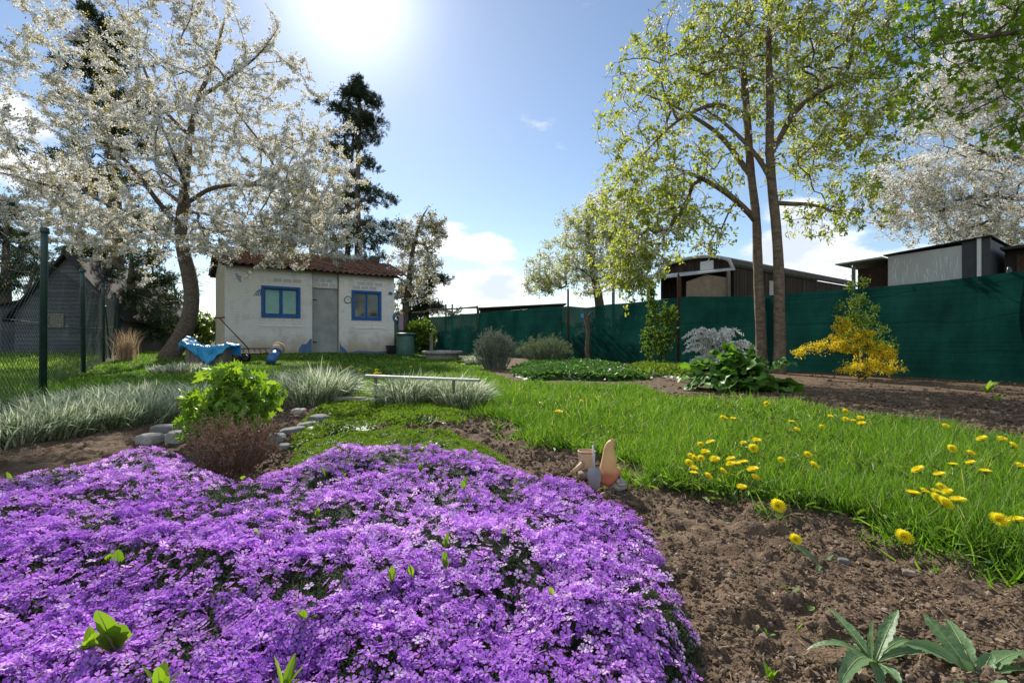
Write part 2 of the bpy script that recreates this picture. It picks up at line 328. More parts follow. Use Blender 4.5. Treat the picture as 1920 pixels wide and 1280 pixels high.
def wall_mat():
    m_ = bpy.data.materials.new('painted_brick'); m_.use_nodes = True; nt = m_.node_tree; N = nt.nodes; L = nt.links; b = N['Principled BSDF']
    b.inputs['Roughness'].default_value = .85
    tc = N.new('ShaderNodeTexCoord'); mp = N.new('ShaderNodeMapping'); mp.inputs['Rotation'].default_value = (R(90), 0, 0); L.new(tc.outputs['Object'], mp.inputs[0])
    br = N.new('ShaderNodeTexBrick'); br.inputs['Scale'].default_value = 1; br.inputs['Brick Width'].default_value = .29; br.inputs['Row Height'].default_value = .083; br.inputs['Mortar Size'].default_value = .008; br.inputs['Mortar Smooth'].default_value = .6
    L.new(mp.outputs[0], br.inputs['Vector'])
    n1 = N.new('ShaderNodeTexNoise'); n1.inputs['Scale'].default_value = 2.2; n1.inputs['Detail'].default_value = 8; n1.inputs['Roughness'].default_value = .7; L.new(tc.outputs['Object'], n1.inputs['Vector'])
    n2 = N.new('ShaderNodeTexNoise'); n2.inputs['Scale'].default_value = 45; n2.inputs['Detail'].default_value = 4; L.new(tc.outputs['Object'], n2.inputs['Vector'])
    sp = N.new('ShaderNodeSeparateXYZ'); L.new(tc.outputs['Object'], sp.inputs[0])
    # splash dirt: ragged tan stain on the lowest half metre
    a = N.new('ShaderNodeMath'); a.operation = 'MULTIPLY_ADD'; L.new(n1.outputs['Fac'], a.inputs[0]); a.inputs[1].default_value = 1.5; a.inputs[2].default_value = -.42
    s = N.new('ShaderNodeMath'); s.operation = 'SUBTRACT'; L.new(a.outputs[0], s.inputs[0]); L.new(sp.outputs[2], s.inputs[1])
    mr = N.new('ShaderNodeMapRange'); mr.inputs['From Min'].default_value = -.38; mr.inputs['From Max'].default_value = .25; L.new(s.outputs[0], mr.inputs['Value'])
    c = N.new('ShaderNodeMix'); c.data_type = 'RGBA'; c.inputs[6].default_value = (.86, .84, .79, 1); c.inputs[7].default_value = (.5, .40, .28, 1); L.new(mr.outputs[0], c.inputs[0])
    gr = N.new('ShaderNodeMapRange'); gr.inputs['From Min'].default_value = .52; gr.inputs['From Max'].default_value = .72; L.new(n1.outputs['Fac'], gr.inputs['Value'])
    c2 = N.new('ShaderNodeMix'); c2.data_type = 'RGBA'; L.new(gr.outputs[0], c2.inputs[0]); L.new(c.outputs[2], c2.inputs[6]); c2.inputs[7].default_value = (.62, .58, .48, 1)
    pk = N.new('ShaderNodeMapRange'); pk.inputs['From Min'].default_value = .66; pk.inputs['From Max'].default_value = .74; L.new(n2.outputs['Fac'], pk.inputs['Value'])
    c3 = N.new('ShaderNodeMix'); c3.data_type = 'RGBA'; L.new(pk.outputs[0], c3.inputs[0]); L.new(c2.outputs[2], c3.inputs[6]); c3.inputs[7].default_value = (.33, .25, .19, 1)
    L.new(c3.outputs[2], b.inputs['Base Color'])
    inv = N.new('ShaderNodeMath'); inv.operation = 'MULTIPLY_ADD'; L.new(br.outputs['Fac'], inv.inputs[0]); inv.inputs[1].default_value = -1; L.new(n2.outputs['Fac'], inv.inputs[2])
    bp = N.new('ShaderNodeBump'); bp.inputs['Distance'].default_value = .008; bp.inputs['Strength'].default_value = 1; L.new(inv.outputs[0], bp.inputs['Height']); L.new(bp.outputs[0], b.inputs['Normal'])
    return m_
M['wall'] = wall_mat()
M['sidewall'] = mat('side_wall', (.5, .42, .3), (.66, .58, .45), .9, noise=3, bump=.008, bscale=20)
def net_mat():
    m_ = bpy.data.materials.new('shade_net'); m_.use_nodes = True; nt = m_.node_tree; N = nt.nodes; L = nt.links; N.clear()
    out = N.new('ShaderNodeOutputMaterial'); tc = N.new('ShaderNodeTexCoord')
    nz = N.new('ShaderNodeTexNoise'); nz.inputs['Scale'].default_value = 1.3; nz.inputs['Detail'].default_value = 6; L.new(tc.outputs['Object'], nz.inputs['Vector'])
    mp = N.new('ShaderNodeMapping'); mp.inputs['Scale'].default_value = (.3, .3, 60); L.new(tc.outputs['Object'], mp.inputs[0])
    n2 = N.new('ShaderNodeTexNoise'); n2.inputs['Scale'].default_value = 1; n2.inputs['Detail'].default_value = 3; L.new(mp.outputs[0], n2.inputs['Vector'])
    mx = N.new('ShaderNodeMix'); mx.data_type = 'RGBA'; mx.inputs[6].default_value = (.004, .034, .028, 1); mx.inputs[7].default_value = (.014, .085, .068, 1); L.new(n2.outputs['Fac'], mx.inputs[0])
    m3 = N.new('ShaderNodeMapping'); m3.inputs['Scale'].default_value = (1.6, 1.6, 1.1); m3.inputs['Rotation'].default_value = (0, .25, 0); L.new(tc.outputs['Object'], m3.inputs[0])
    n3 = N.new('ShaderNodeTexNoise'); n3.inputs['Scale'].default_value = 1.4; n3.inputs['Detail'].default_value = 5; L.new(m3.outputs[0], n3.inputs['Vector'])
    r3 = N.new('ShaderNodeMapRange'); L.new(n3.outputs['Fac'], r3.inputs['Value']); r3.inputs['From Min'].default_value = .3; r3.inputs['From Max'].default_value = .7; r3.inputs['To Min'].default_value = .68; r3.inputs['To Max'].default_value = 1.12
    vm = N.new('ShaderNodeVectorMath'); vm.operation = 'SCALE'; L.new(mx.outputs[2], vm.inputs[0]); L.new(r3.outputs[0], vm.inputs['Scale'])
    bp = N.new('ShaderNodeBump'); bp.inputs['Distance'].default_value = .03; L.new(n3.outputs['Fac'], bp.inputs['Height'])
    d = N.new('ShaderNodeBsdfDiffuse'); L.new(vm.outputs[0], d.inputs[0]); L.new(bp.outputs[0], d.inputs['Normal']); t = N.new('ShaderNodeBsdfTranslucent'); L.new(vm.outputs[0], t.inputs[0]); L.new(bp.outputs[0], t.inputs['Normal'])
    a = N.new('ShaderNodeMixShader'); a.inputs[0].default_value = .55; L.new(d.outputs[0], a.inputs[1]); L.new(t.outputs[0], a.inputs[2])
    tr = N.new('ShaderNodeBsdfTransparent'); b = N.new('ShaderNodeMixShader')
    mr = N.new('ShaderNodeMapRange'); L.new(nz.outputs['Fac'], mr.inputs['Value']); mr.inputs['From Min'].default_value = .3; mr.inputs['From Max'].default_value = .7; mr.inputs['To Min'].default_value = .003; mr.inputs['To Max'].default_value = .014
    L.new(mr.outputs[0], b.inputs[0]); L.new(a.outputs[0], b.inputs[1]); L.new(tr.outputs[0], b.inputs[2]); L.new(b.outputs[0], out.inputs[0]); return m_
M['net'] = net_mat()
def hat_mat():
    m_ = bpy.data.materials.new('gnome_hat_paint'); m_.use_nodes = True; nt = m_.node_tree; N = nt.nodes; L = nt.links; b = N['Principled BSDF']; b.inputs['Roughness'].default_value = .65
    tc = N.new('ShaderNodeTexCoord'); sp = N.new('ShaderNodeSeparateXYZ'); L.new(tc.outputs['Object'], sp.inputs[0])
    nz = N.new('ShaderNodeTexNoise'); nz.inputs['Scale'].default_value = 22; nz.inputs['Detail'].default_value = 6; L.new(tc.outputs['Object'], nz.inputs['Vector'])
    a = N.new('ShaderNodeMath'); a.operation = 'MULTIPLY_ADD'; L.new(nz.outputs['Fac'], a.inputs[0]); a.inputs[1].default_value = .09; L.new(sp.outputs[2], a.inputs[2])
    r = N.new('ShaderNodeValToRGB'); mr = N.new('ShaderNodeMapRange'); mr.inputs['From Min'].default_value = .08; mr.inputs['From Max'].default_value = .24; L.new(a.outputs[0], mr.inputs['Value']); L.new(mr.outputs[0], r.inputs[0])
    e = r.color_ramp.elements; e[0].position = .12; e[0].color = (.42, .11, .045, 1); e[1].position = 1; e[1].color = (.55, .34, .13, 1)
    x = e.new(.3); x.color = (.62, .32, .13, 1); x = e.new(.55); x.color = (.68, .44, .18, 1)
    L.new(r.outputs[0], b.inputs['Base Color'])
    bp = N.new('ShaderNodeBump'); bp.inputs['Distance'].default_value = .002; L.new(nz.outputs['Fac'], bp.inputs['Height']); L.new(bp.outputs[0], b.inputs['Normal']); return m_
M['hat'] = hat_mat()

# ------------------------------------------------------------------ zones of the garden (outlines on the ground)
def poly(pts, dz=0.0): return [tuple(G(a, b, dz)[:2]) for a, b in pts]
LAWN = poly([(640,755),(700,768),(880,772),(960,802),(1060,848),(1180,872),(1250,922),(1330,938),(1400,945),(1500,960),(1650,985),(1750,1022),(1860,1052),(1920,1075),(2400,1240),
             (2700,1150),(2500,960),(1920,840),(1760,805),(1560,778),(1480,758),(1280,752),(1190,724),(960,714),(905,694),(900,676),(790,664),(400,660),(284,657),(232,671),(203,678),(157,691),(78,722),(30,740),(380,740),(500,765)])
NEIGH = [(-2.6, 1.6), (-5.4, 5.5), (-14.1, 17.5), (-25.4, 33), (-60, 33), (-60, 5), (-9, 1.0)]
PHLOX = poly([(1316,1290),(1322,1180),(1268,1085),(1245,1010),(1195,950),(1100,912),(1000,884),(930,862),(830,845),(720,842),(640,850),(575,862),(530,885),(470,905),(395,880),(350,856),(300,835),(250,850),(130,886),(0,916),(-300,962),(-600,1020),(-1100,1290),(-900,1900),(400,3200),(1316,1800)], .038)
def lawn_mask(x, y): return inpoly(x, y, LAWN)

# ------------------------------------------------------------------ ground
def axis(lo, hi, step, far, g=1.13):
    a = list(np.arange(lo, hi, step)); s = step
    while a[-1] < far: s *= g; a.append(a[-1]+s)
    s = step; b = [lo]
    while b[-1] > -far: s *= g; b.append(b[-1]-s)
    return np.array(sorted(b[1:]+a))
gx = axis(-2.6, 3.6, .0155, 600); gy = axis(.7, 3.6, .0125, 700)
XX, YY = np.meshgrid(gx, gy); x, y = XX.ravel(), YY.ravel()
near = (1-sstep(3.2, 7, y))*(1-sstep(2.8, 6, np.abs(x)))
cl = fbm(x*9, y*9, 5, 11)-.47
crumb = np.maximum(fbm(x*26, y*26, 3, 41)-.5, 0)
lm = lawn_mask(x, y).astype(float)
z = base_h(x, y)+near*(.06*cl+.11*crumb)*(1-.7*lm)+.02*lm*near + (1-near)*.02*(fbm(x*3, y*3, 3, 5)-.43)*(np.abs(y) < 40)
GZ = z
nx, ny = len(gx), len(gy)
i = np.arange(ny-1)[:, None]*nx+np.arange(nx-1)[None, :]; i = i.ravel()
lp = np.stack([i, i+1, i+1+nx, i+nx], 1).ravel(); st = np.arange(len(i))*4
hill = lm
g = build('ground', np.stack([x, y, z], 1), (st, lp), M['soil'], smooth=True, rnd=np.maximum(lm, np.clip(np.maximum(inpoly(x, y, NEIGH), (y > 15)|(x*.81+y*.587 > 10.0))*(.75+.5*(fbm(x, y, 3, 2)-.4)), 0, 1))); tag(g, kind='structure')
def ground_at(px, py):                              # height of the finished ground sheet
    ix = np.clip(np.searchsorted(gx, px)-1, 0, nx-2); iy = np.clip(np.searchsorted(gy, py)-1, 0, ny-2)
    Z = GZ.reshape(ny, nx); u = np.clip((px-gx[ix])/(gx[ix+1]-gx[ix]), 0, 1); v = np.clip((py-gy[iy])/(gy[iy+1]-gy[iy]), 0, 1)
    return (Z[iy, ix]*(1-u)+Z[iy, ix+1]*u)*(1-v)+(Z[iy+1, ix]*(1-u)+Z[iy+1, ix+1]*u)*v
# soil material: greener under the grass, with the shade beneath the blades darkened into the colour
nt = M['soil'].node_tree
bs = [n for n in nt.nodes if n.type == 'BSDF_PRINCIPLED'][0]; src = bs.inputs['Base Color'].links[0].from_socket
at = nt.nodes.new('ShaderNodeAttribute'); at.attribute_name = 'rnd'; mm = nt.nodes.new('ShaderNodeMix'); mm.data_type = 'RGBA'; mm.inputs[7].default_value = (.03, .05, .012, 1)
nt.links.new(at.outputs['Fac'], mm.inputs[0]); nt.links.new(src, mm.inputs[6]); nt.links.new(mm.outputs[2], bs.inputs['Base Color'])

# --- templates
BLADE = ([(-.5,0,0),(.5,0,0),(-.4,.45,.05),(.4,.45,.05),(0,1,.32)], [(0,1,3,2),(2,3,4)])
BLADE3 = ([(-.5,0,0),(.5,0,0),(-.5,.35,.02),(.5,.35,.02),(-.35,.7,.14),(.35,.7,.14),(0,.98,.42)], [(0,1,3,2),(2,3,5,4),(4,5,6)])
LEAF = ([(0,0,0),(-.5,.42,.08),(0,1,-.05),(.5,.42,.08)], [(0,3,2,1)])
LEAF2 = ([(0,0,0),(-.42,.3,.1),(-.36,.68,.08),(0,1,-.08),(.36,.68,.08),(.42,.3,.1),(0,.5,0)], [(0,6,2,1),(6,3,2),(0,5,4,6),(6,4,3)])
DISC = ([(0,-.5,0),(.43,-.25,.1),(.43,.25,.1),(0,.5,0),(-.43,.25,.1),(-.43,-.25,.1)], [(0,1,2,3,4,5)])
def star_leaf(lobes=7, w=.5):
    V = [(0, 0, 0)]; Fc = []
    n = lobes*2
    for k in range(n+1):
        a = R(-150)+R(300)*k/n; r = 1.0 if k % 2 else .55; r *= .65+.35*math.cos(a*.5)
        V.append((math.sin(a)*r*w*1.1, .35+math.cos(a)*r*.65, .05 if k % 2 else -.02))
    V[0] = (0, .3, .06)
    Fc = [(0, k+1, k) for k in range(1, n+1)]
    return (V, Fc)
MAPLE = star_leaf(5); LOBED = star_leaf(7)
def ico(sub=1, jit=.22, seed=1, flat=.75):
    r = np.random.default_rng(seed); t = (1+5**.5)/2
    V = [(-1,t,0),(1,t,0),(-1,-t,0),(1,-t,0),(0,-1,t),(0,1,t),(0,-1,-t),(0,1,-t),(t,0,-1),(t,0,1),(-t,0,-1),(-t,0,1)]
    Fc = [(0,11,5),(0,5,1),(0,1,7),(0,7,10),(0,10,11),(1,5,9),(5,11,4),(11,10,2),(10,7,6),(7,1,8),(3,9,4),(3,4,2),(3,2,6),(3,6,8),(3,8,9),(4,9,5),(2,4,11),(6,2,10),(8,6,7),(9,8,1)]
    V = [tuple(nrm(v)) for v in V]
    for _ in range(sub-1):
        mid = {}; NF = []
        def md(a, b):
            k = (min(a, b), max(a, b))
            if k not in mid: V.append(tuple(nrm(np.array(V[a])+np.array(V[b])))); mid[k] = len(V)-1
            return mid[k]
        for a, b, c in Fc:
            ab, bc, ca = md(a, b), md(b, c), md(c, a); NF += [(a,ab,ca),(b,bc,ab),(c,ca,bc),(ab,bc,ca)]
        Fc = NF
    V = np.array(V)*(1+jit*(r.random((len(V), 1))-.5)*2)*.5; V[:, 2] *= flat
    return (V, Fc)
def phlox_flower():
    V = [(0, 0, 0)]; Fc = []; mi = []
    for k in range(5):
        a = 2*math.pi*k/5; c, s = math.cos(a), math.sin(a)
        def q(r, t, h): return ((r*c-t*s), (r*s+t*c), h)
        b = len(V); V += [q(.12,-.06,.0), q(.12,.06,.0), q(.40,.185,.08), q(.56,.12,.05), q(.48,0,.06), q(.56,-.12,.05), q(.40,-.185,.08)]
        Fc += [(b, b+6, b+5, b+4), (b, b+4, b+3, b+2, b+1)][:2]; mi += [0, 0]
    b = len(V); V += [(.15*math.cos(2*math.pi*k/5), .15*math.sin(2*math.pi*k/5), .02) for k in range(5)]
    Fc.append(tuple(range(b, b+5))); mi.append(1)
    return (V, Fc, mi)
def phlox_far():
    V = []; Fc = []
    for k in range(5):
        a = 2*math.pi*k/5; c, s = math.cos(a), math.sin(a); b = len(V)
        V += [(0, 0, 0), (.5*c+.2*s, .5*s-.2*c, .05), (.58*c, .58*s, .07), (.5*c-.2*s, .5*s+.2*c, .05)]; Fc.append((b, b+1, b+2, b+3))
    return (V, Fc, [0]*5)

# --- soil crumbs, straw and pebbles (uncountable litter)
def wedge(n, y0, y1, u0=-1.25, u1=1.25):            # even cover as seen from the path: thins out with distance
    yy = np.exp(rng.uniform(math.log(y0), math.log(y1), n)); return yy*rng.uniform(u0, u1, n), yy
def near_soil(n, y0, y1, **k):
    xx, yy = wedge(n, y0, y1, **k); ok = ~lawn_mask(xx, yy) & ~inpoly(xx, yy, PHLOX); return xx[ok], yy[ok]
pl = Pile()
for k in range(3):
    xx, yy = near_soil(42000, .75, 5.5, u0=-.6, u1=1.35) if k < 2 else near_soil(12000, 3.5, 11)
    s = np.minimum(rng.lognormal(math.log(.0055), .6, len(xx)), .03)*np.clip(yy/1.6, .75, 2.2)
    cover = fbm(xx*5, yy*5, 3, 77); keep = cover > .28; xx, yy, s = xx[keep], yy[keep], s[keep]
    pl.add(ico(1, .42, 5+k, .8), np.stack([xx, yy, ground_at(xx, yy)+s*.15], 1), nrm(rng.normal(size=(len(xx), 3))*[1, 1, .3]), np.tile([0, 0, 1.], (len(xx), 1)), s*rng.uniform(.8, 1.4, len(xx)), s, s)
o = pl.obj('soil_crumbs', [M['clod']]); tag(o, 'crumbly brown clods of dug soil strewn over the flower bed', 'soil', kind='stuff')
pl = Pile(); xx, yy = near_soil(4200, .8, 7, u0=-.5, u1=1.35); n = len(xx); a = rng.uniform(0, 6.28, n)
pl.add(BLADE, np.stack([xx, yy, ground_at(xx, yy)+.006], 1), np.stack([np.cos(a), np.sin(a), rng.normal(0, .15, n)], 1), np.tile([0, 0, 1.], (n, 1)), rng.uniform(.001, .003, n)*np.clip(yy/2, 1, 2), rng.uniform(.006, .04, n), rng.normal(0, .02, n))
o = pl.obj('dry_litter', [M['straw']]); tag(o, 'bits of dry straw and dead leaf scattered on bare soil', 'litter', kind='stuff')
pl = Pile(); xx, yy = near_soil(1500, .8, 6, u0=-.5, u1=1.35); n = len(xx); sz = np.minimum(rng.lognormal(math.log(.0055), .45, n), .012)
pl.add(ico(2, .16, 31, .7), np.stack([xx, yy, ground_at(xx, yy)+sz*.1], 1), nrm(rng.normal(size=(n, 3))*[1, 1, .2]), np.tile([0, 0, 1.], (n, 1)), sz*rng.uniform(.8, 1.6, n), sz, sz)
o = pl.obj('fine_gravel', [M['pebble']], smooth=True); tag(o, 'tiny pale pebbles lying in the bare soil', 'gravel', kind='stuff')
pl = Pile(); xx, yy = near_soil(900, .8, 6, u0=-.5, u1=1.35); n = len(xx); a = rng.uniform(0, 6.28, n); sz = rng.uniform(.008, .022, n)
pl.add(LEAF2, np.stack([xx, yy, ground_at(xx, yy)+.005], 1), np.stack([np.cos(a), np.sin(a), rng.normal(0, .2, n)], 1), rvec(n)*.4+[0, 0, 1], sz*.9, sz, sz*3)
o = pl.obj('dead_leaf_scraps', [M['straw']]); tag(o, 'curled scraps of dead leaf on the bare soil', 'litter', kind='stuff')

# ------------------------------------------------------------------ lawn
def blades(xx, yy, hgt, wid, T=BLADE, lean=.35, z0=None, dirbias=None, rnd=None):
    n = len(xx); D = np.stack([rng.normal(0, lean, n), rng.normal(0, lean, n), np.ones(n)], 1)
    if dirbias is not None: D = D+dirbias
    a = rng.uniform(0, 6.28, n); Nn = np.stack([np.cos(a), np.sin(a), np.zeros(n)], 1)
    z = ground_at(xx, yy) if z0 is None else z0
    return T, np.stack([xx, yy, z-.004], 1), D, Nn, wid, hgt, hgt*rng.uniform(.3, 1.5, n), None, rnd
pl = Pile()
xx, yy = wedge(700000, 1.15, 26, -1.15, 1.3); jx = .16*(fbm(xx*2.3, yy*2.3, 3, 401)-.43)+.10*(fbm(xx*8, yy*8, 2, 402)-.37); jy = .16*(fbm(xx*2.3, yy*2.3, 3, 403)-.43)+.10*(fbm(xx*8, yy*8, 2, 404)-.37); ok = lawn_mask(xx+jx, yy+jy); xx, yy = xx[ok], yy[ok]
# ragged edge
e = fbm(xx*2.2, yy*2.2, 3, 9); tuft = .42+1.15*fbm(xx*1.9+4, yy*1.9, 3, 21)+.5*(fbm(xx*7, yy*7, 2, 22)-.37)
n = len(xx); hg = np.clip(rng.normal(.085, .025, n), .03, .17)*tuft*(1-.45*sstep(5, 9, yy)); wd = np.clip(.0012*yy, .0032, .016)*rng.uniform(.7, 1.4, n)
rv = np.clip(rng.beta(1.2, 1.4, n)*.82+.45*(fbm(xx*.9, yy*.9, 3, 31)-.43), 0, 1); rv[rng.random(n) < .035] = .95
keep = rng.random(n) < np.clip(.5+2.6*(fbm(xx*5, yy*5, 3, 405)-.36), .3, 1); pl.add(*blades(xx[keep], yy[keep], hg[keep], wd[keep], lean=.5, rnd=rv[keep]))
# broad leaved lawn weeds mixed into the grass
xw, yw = wedge(9000, 1.2, 9, -.3, 1.25); ok = lawn_mask(xw+.05, yw+.05) & (fbm(xw*3, yw*3, 3, 501) > .47); xw, yw = xw[ok], yw[ok]; nw = len(xw); aw = rng.uniform(0, 6.28, nw)
WP = (LEAF2, np.stack([xw, yw, ground_at(xw, yw)+rng.uniform(.01, .05, nw)], 1), np.stack([np.cos(aw), np.sin(aw), rng.uniform(.1, 1.1, nw)], 1), rvec(nw)*.3+[0, 0, 1], rng.uniform(.012, .022, nw), rng.uniform(.03, .07, nw), None, 1)
pl.add(*WP)
# long tufts along the edge of the soil
ex = []
L_ = [G(a, b) for a, b in [(905,775),(960,802),(1060,848),(1180,872),(1250,922),(1330,938),(1400,945),(1500,960),(1650,985),(1750,1022),(1860,1052),(1920,1075),(2100,1130)]]
for p, q in zip(L_[:-1], L_[1:]):
    k = int(2600*np.linalg.norm(q-p)); t = rng.random((k, 1)); w = rng.normal(0, .075, (k, 2)); ex.append((p[:2]*(1-t)+q[:2]*t)+w)
ex = np.concatenate(ex); keep = fbm(ex[:, 0]*5, ex[:, 1]*5, 2, 91) > .40; ex = ex[keep]; n = len(ex)
pl.add(*blades(ex[:, 0], ex[:, 1], rng.uniform(.04, .15, n)*rng.uniform(.5, 1, n), rng.uniform(.0025, .0055, n), BLADE3, .75, dirbias=np.array([-.1, -.25, 0]), rnd=np.clip(rng.normal(.35, .25, n), 0, .9)))
o = pl.obj('lawn_grass', [M['grass'], M['shrubleaf']]); tag(o, 'long bright green lawn grass between the beds', 'grass', kind='stuff')
pl = Pile(); yy = np.exp(rng.uniform(math.log(2.5), math.log(30), 160000)); xx = -yy*rng.uniform(.6, 1.6, len(yy)); ok = inpoly(xx, yy, NEIGH); xx, yy = xx[ok], yy[ok]; n = len(xx)
pl.add(*blades(xx, yy, rng.uniform(.05, .12, n), np.clip(.0014*yy, .004, .03)))
o = pl.obj('neighbour_grass', [M['grass']]); tag(o, 'shaded grass on the far side of the chain link fence', 'grass', kind='stuff')

# ------------------------------------------------------------------ creeping phlox carpet
PB = np.array(PHLOX)
def poly_dist(x, y, pts):
    d = np.full(x.shape, 1e9); n = len(pts)
    for i in range(n):
        a = np.array(pts[i]); b = np.array(pts[(i+1) % n]); ab = b-a; t = np.clip(((x-a[0])*ab[0]+(y-a[1])*ab[1])/(ab@ab), 0, 1)
        d = np.minimum(d, np.hypot(x-a[0]-ab[0]*t, y-a[1]-ab[1]*t))
    return d
def mound(x, y):
    d = poly_dist(x, y, PHLOX)*np.where(inpoly(x, y, PHLOX), 1, -1)
    e = 1-np.exp(-np.maximum(d, 0)/.085)
    return e*(.085+.062*(fbm(x*3.2, y*3.2, 3, 61)-.42)*2+.030*(fbm(x*8.5, y*8.5, 3, 62)-.43)*2), d
GAPS = [(440,915,60,26,1.),(330,905,90,16,.5),(420,950,70,18,.8),(250,1035,150,26,.95),(60,1040,110,22,.9),(330,985,80,14,.6),(575,1080,55,26,1.),(590,950,40,20,.7),(960,1010,50,22,.9),
        (800,985,40,12,.6),(1180,1010,40,50,.7),(1010,1180,110,50,.75),(1130,1230,90,40,.8),(1230,1080,40,60,.9),(640,1210,80,40,.6),(540,1235,60,40,.6),(110,1230,90,36,.7),(890,1130,50,20,.4),(740,960,30,12,.5),(1200,950,40,20,.5),(300,1220,80,20,.35)]
GW = [(G(a, b, .11), c, d, s) for a, b, c, d, s in GAPS]
def gap(x, y):
    g_ = np.zeros(x.shape)
    for p, c, d, s in GW:
        rx = c/F*p[1]; ry = d/(H-.11)*p[1]**2/F
        q = ((x-p[0])/rx)**2+((y-p[1])/ry)**2; g_ = np.maximum(g_, s*np.exp(-q*.9))
    return g_
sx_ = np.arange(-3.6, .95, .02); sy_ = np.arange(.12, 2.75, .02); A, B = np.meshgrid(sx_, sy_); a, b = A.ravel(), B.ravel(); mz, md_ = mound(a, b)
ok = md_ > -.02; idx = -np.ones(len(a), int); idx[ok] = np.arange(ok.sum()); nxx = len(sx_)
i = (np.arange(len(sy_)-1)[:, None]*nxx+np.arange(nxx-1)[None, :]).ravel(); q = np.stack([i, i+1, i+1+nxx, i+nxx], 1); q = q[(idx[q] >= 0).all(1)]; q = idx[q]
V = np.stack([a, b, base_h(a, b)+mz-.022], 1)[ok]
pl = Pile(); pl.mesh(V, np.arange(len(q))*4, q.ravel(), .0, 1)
# small narrow leaves
def in_phlox(n):
    yy = np.exp(rng.uniform(math.log(.3), math.log(2.7), n)); xx = yy*rng.uniform(-1.35, .6, n); m_, d = mound(xx, yy); ok = d > .004; return xx[ok], yy[ok], m_[ok], d[ok]
xx, yy, mz, dd = in_phlox(260000); gp = gap(xx, yy); keep = rng.random(len(xx)) < .4+.6*gp+.4*(dd < .08); xx, yy, mz = xx[keep], yy[keep], mz[keep]; n = len(xx)
pl.add(([(-.5,0,0),(.5,0,0),(0,1,.15)], [(0,1,2)]), np.stack([xx, yy, base_h(xx, yy)+mz-.018+rng.uniform(0, .016, n)], 1), np.stack([rng.normal(0, .9, n), rng.normal(0, .9, n), np.full(n, .8)], 1), rvec(n), rng.uniform(.0025, .004, n)*np.clip(yy, 1, 1.6), rng.uniform(.009, .019, n), mi=1)
def put_flowers(n, T, far):
    xx, yy, mz, dd = in_phlox(n); gp = gap(xx, yy); cl = fbm(xx*9, yy*9, 3, 71); 
    pr = np.clip((cl-.305)*8, .2, 1)*np.clip((fbm(xx*26+3, yy*26, 2, 74)-.14)*5, .3, 1)*(1-.88*np.clip(gp, 0, 1))*np.clip(.35+dd/.12, 0, 1)
    right = sstep(-.1, .45, xx)*(1-sstep(1.0, 1.5, yy)); pr *= 1-.45*right
    keep = (rng.random(len(xx)) < pr) & ((yy > 1.15) if far else (yy <= 1.15)); xx, yy, mz = xx[keep], yy[keep], mz[keep]; n = len(xx)
    e = .012; gx_ = (mound(xx+e, yy)[0]-mz)/e; gy_ = (mound(xx, yy+e)[0]-mz)/e
    Nn = nrm(np.stack([-gx_*.8, -gy_*.8+.06, np.ones(n)], 1)+rng.normal(0, .45, (n, 3))); D = rvec(n)
    h = rng.uniform(-.006, .017, n); s = rng.uniform(.0155, .0215, n)*(1.05 if far else 1)
    rv = np.clip(.5+1.3*(fbm(xx*2.6, yy*2.6, 3, 73)-.43)+rng.normal(0, .33, n), 0, 1)
    D = nrm(D-Nn*(D*Nn).sum(1, keepdims=True))
    pl.add(T, np.stack([xx, yy, base_h(xx, yy)+mz+h], 1), D, Nn, s, s, s*rng.uniform(.2, 2.2, n), rnd=rv)
put_flowers(66000, phlox_flower(), False); put_flowers(92000, phlox_far(), True)
o = pl.obj('creeping_phlox', [M['petal'], M['phlox_leaf']]); o.data.materials.append(M['phlox_leaf'])
tag(o, 'carpet of purple creeping phlox in full flower', 'flowers', kind='stuff')
# material slots: 0 petal, 1 leaf (the flower's dark eye shares the leaf slot)

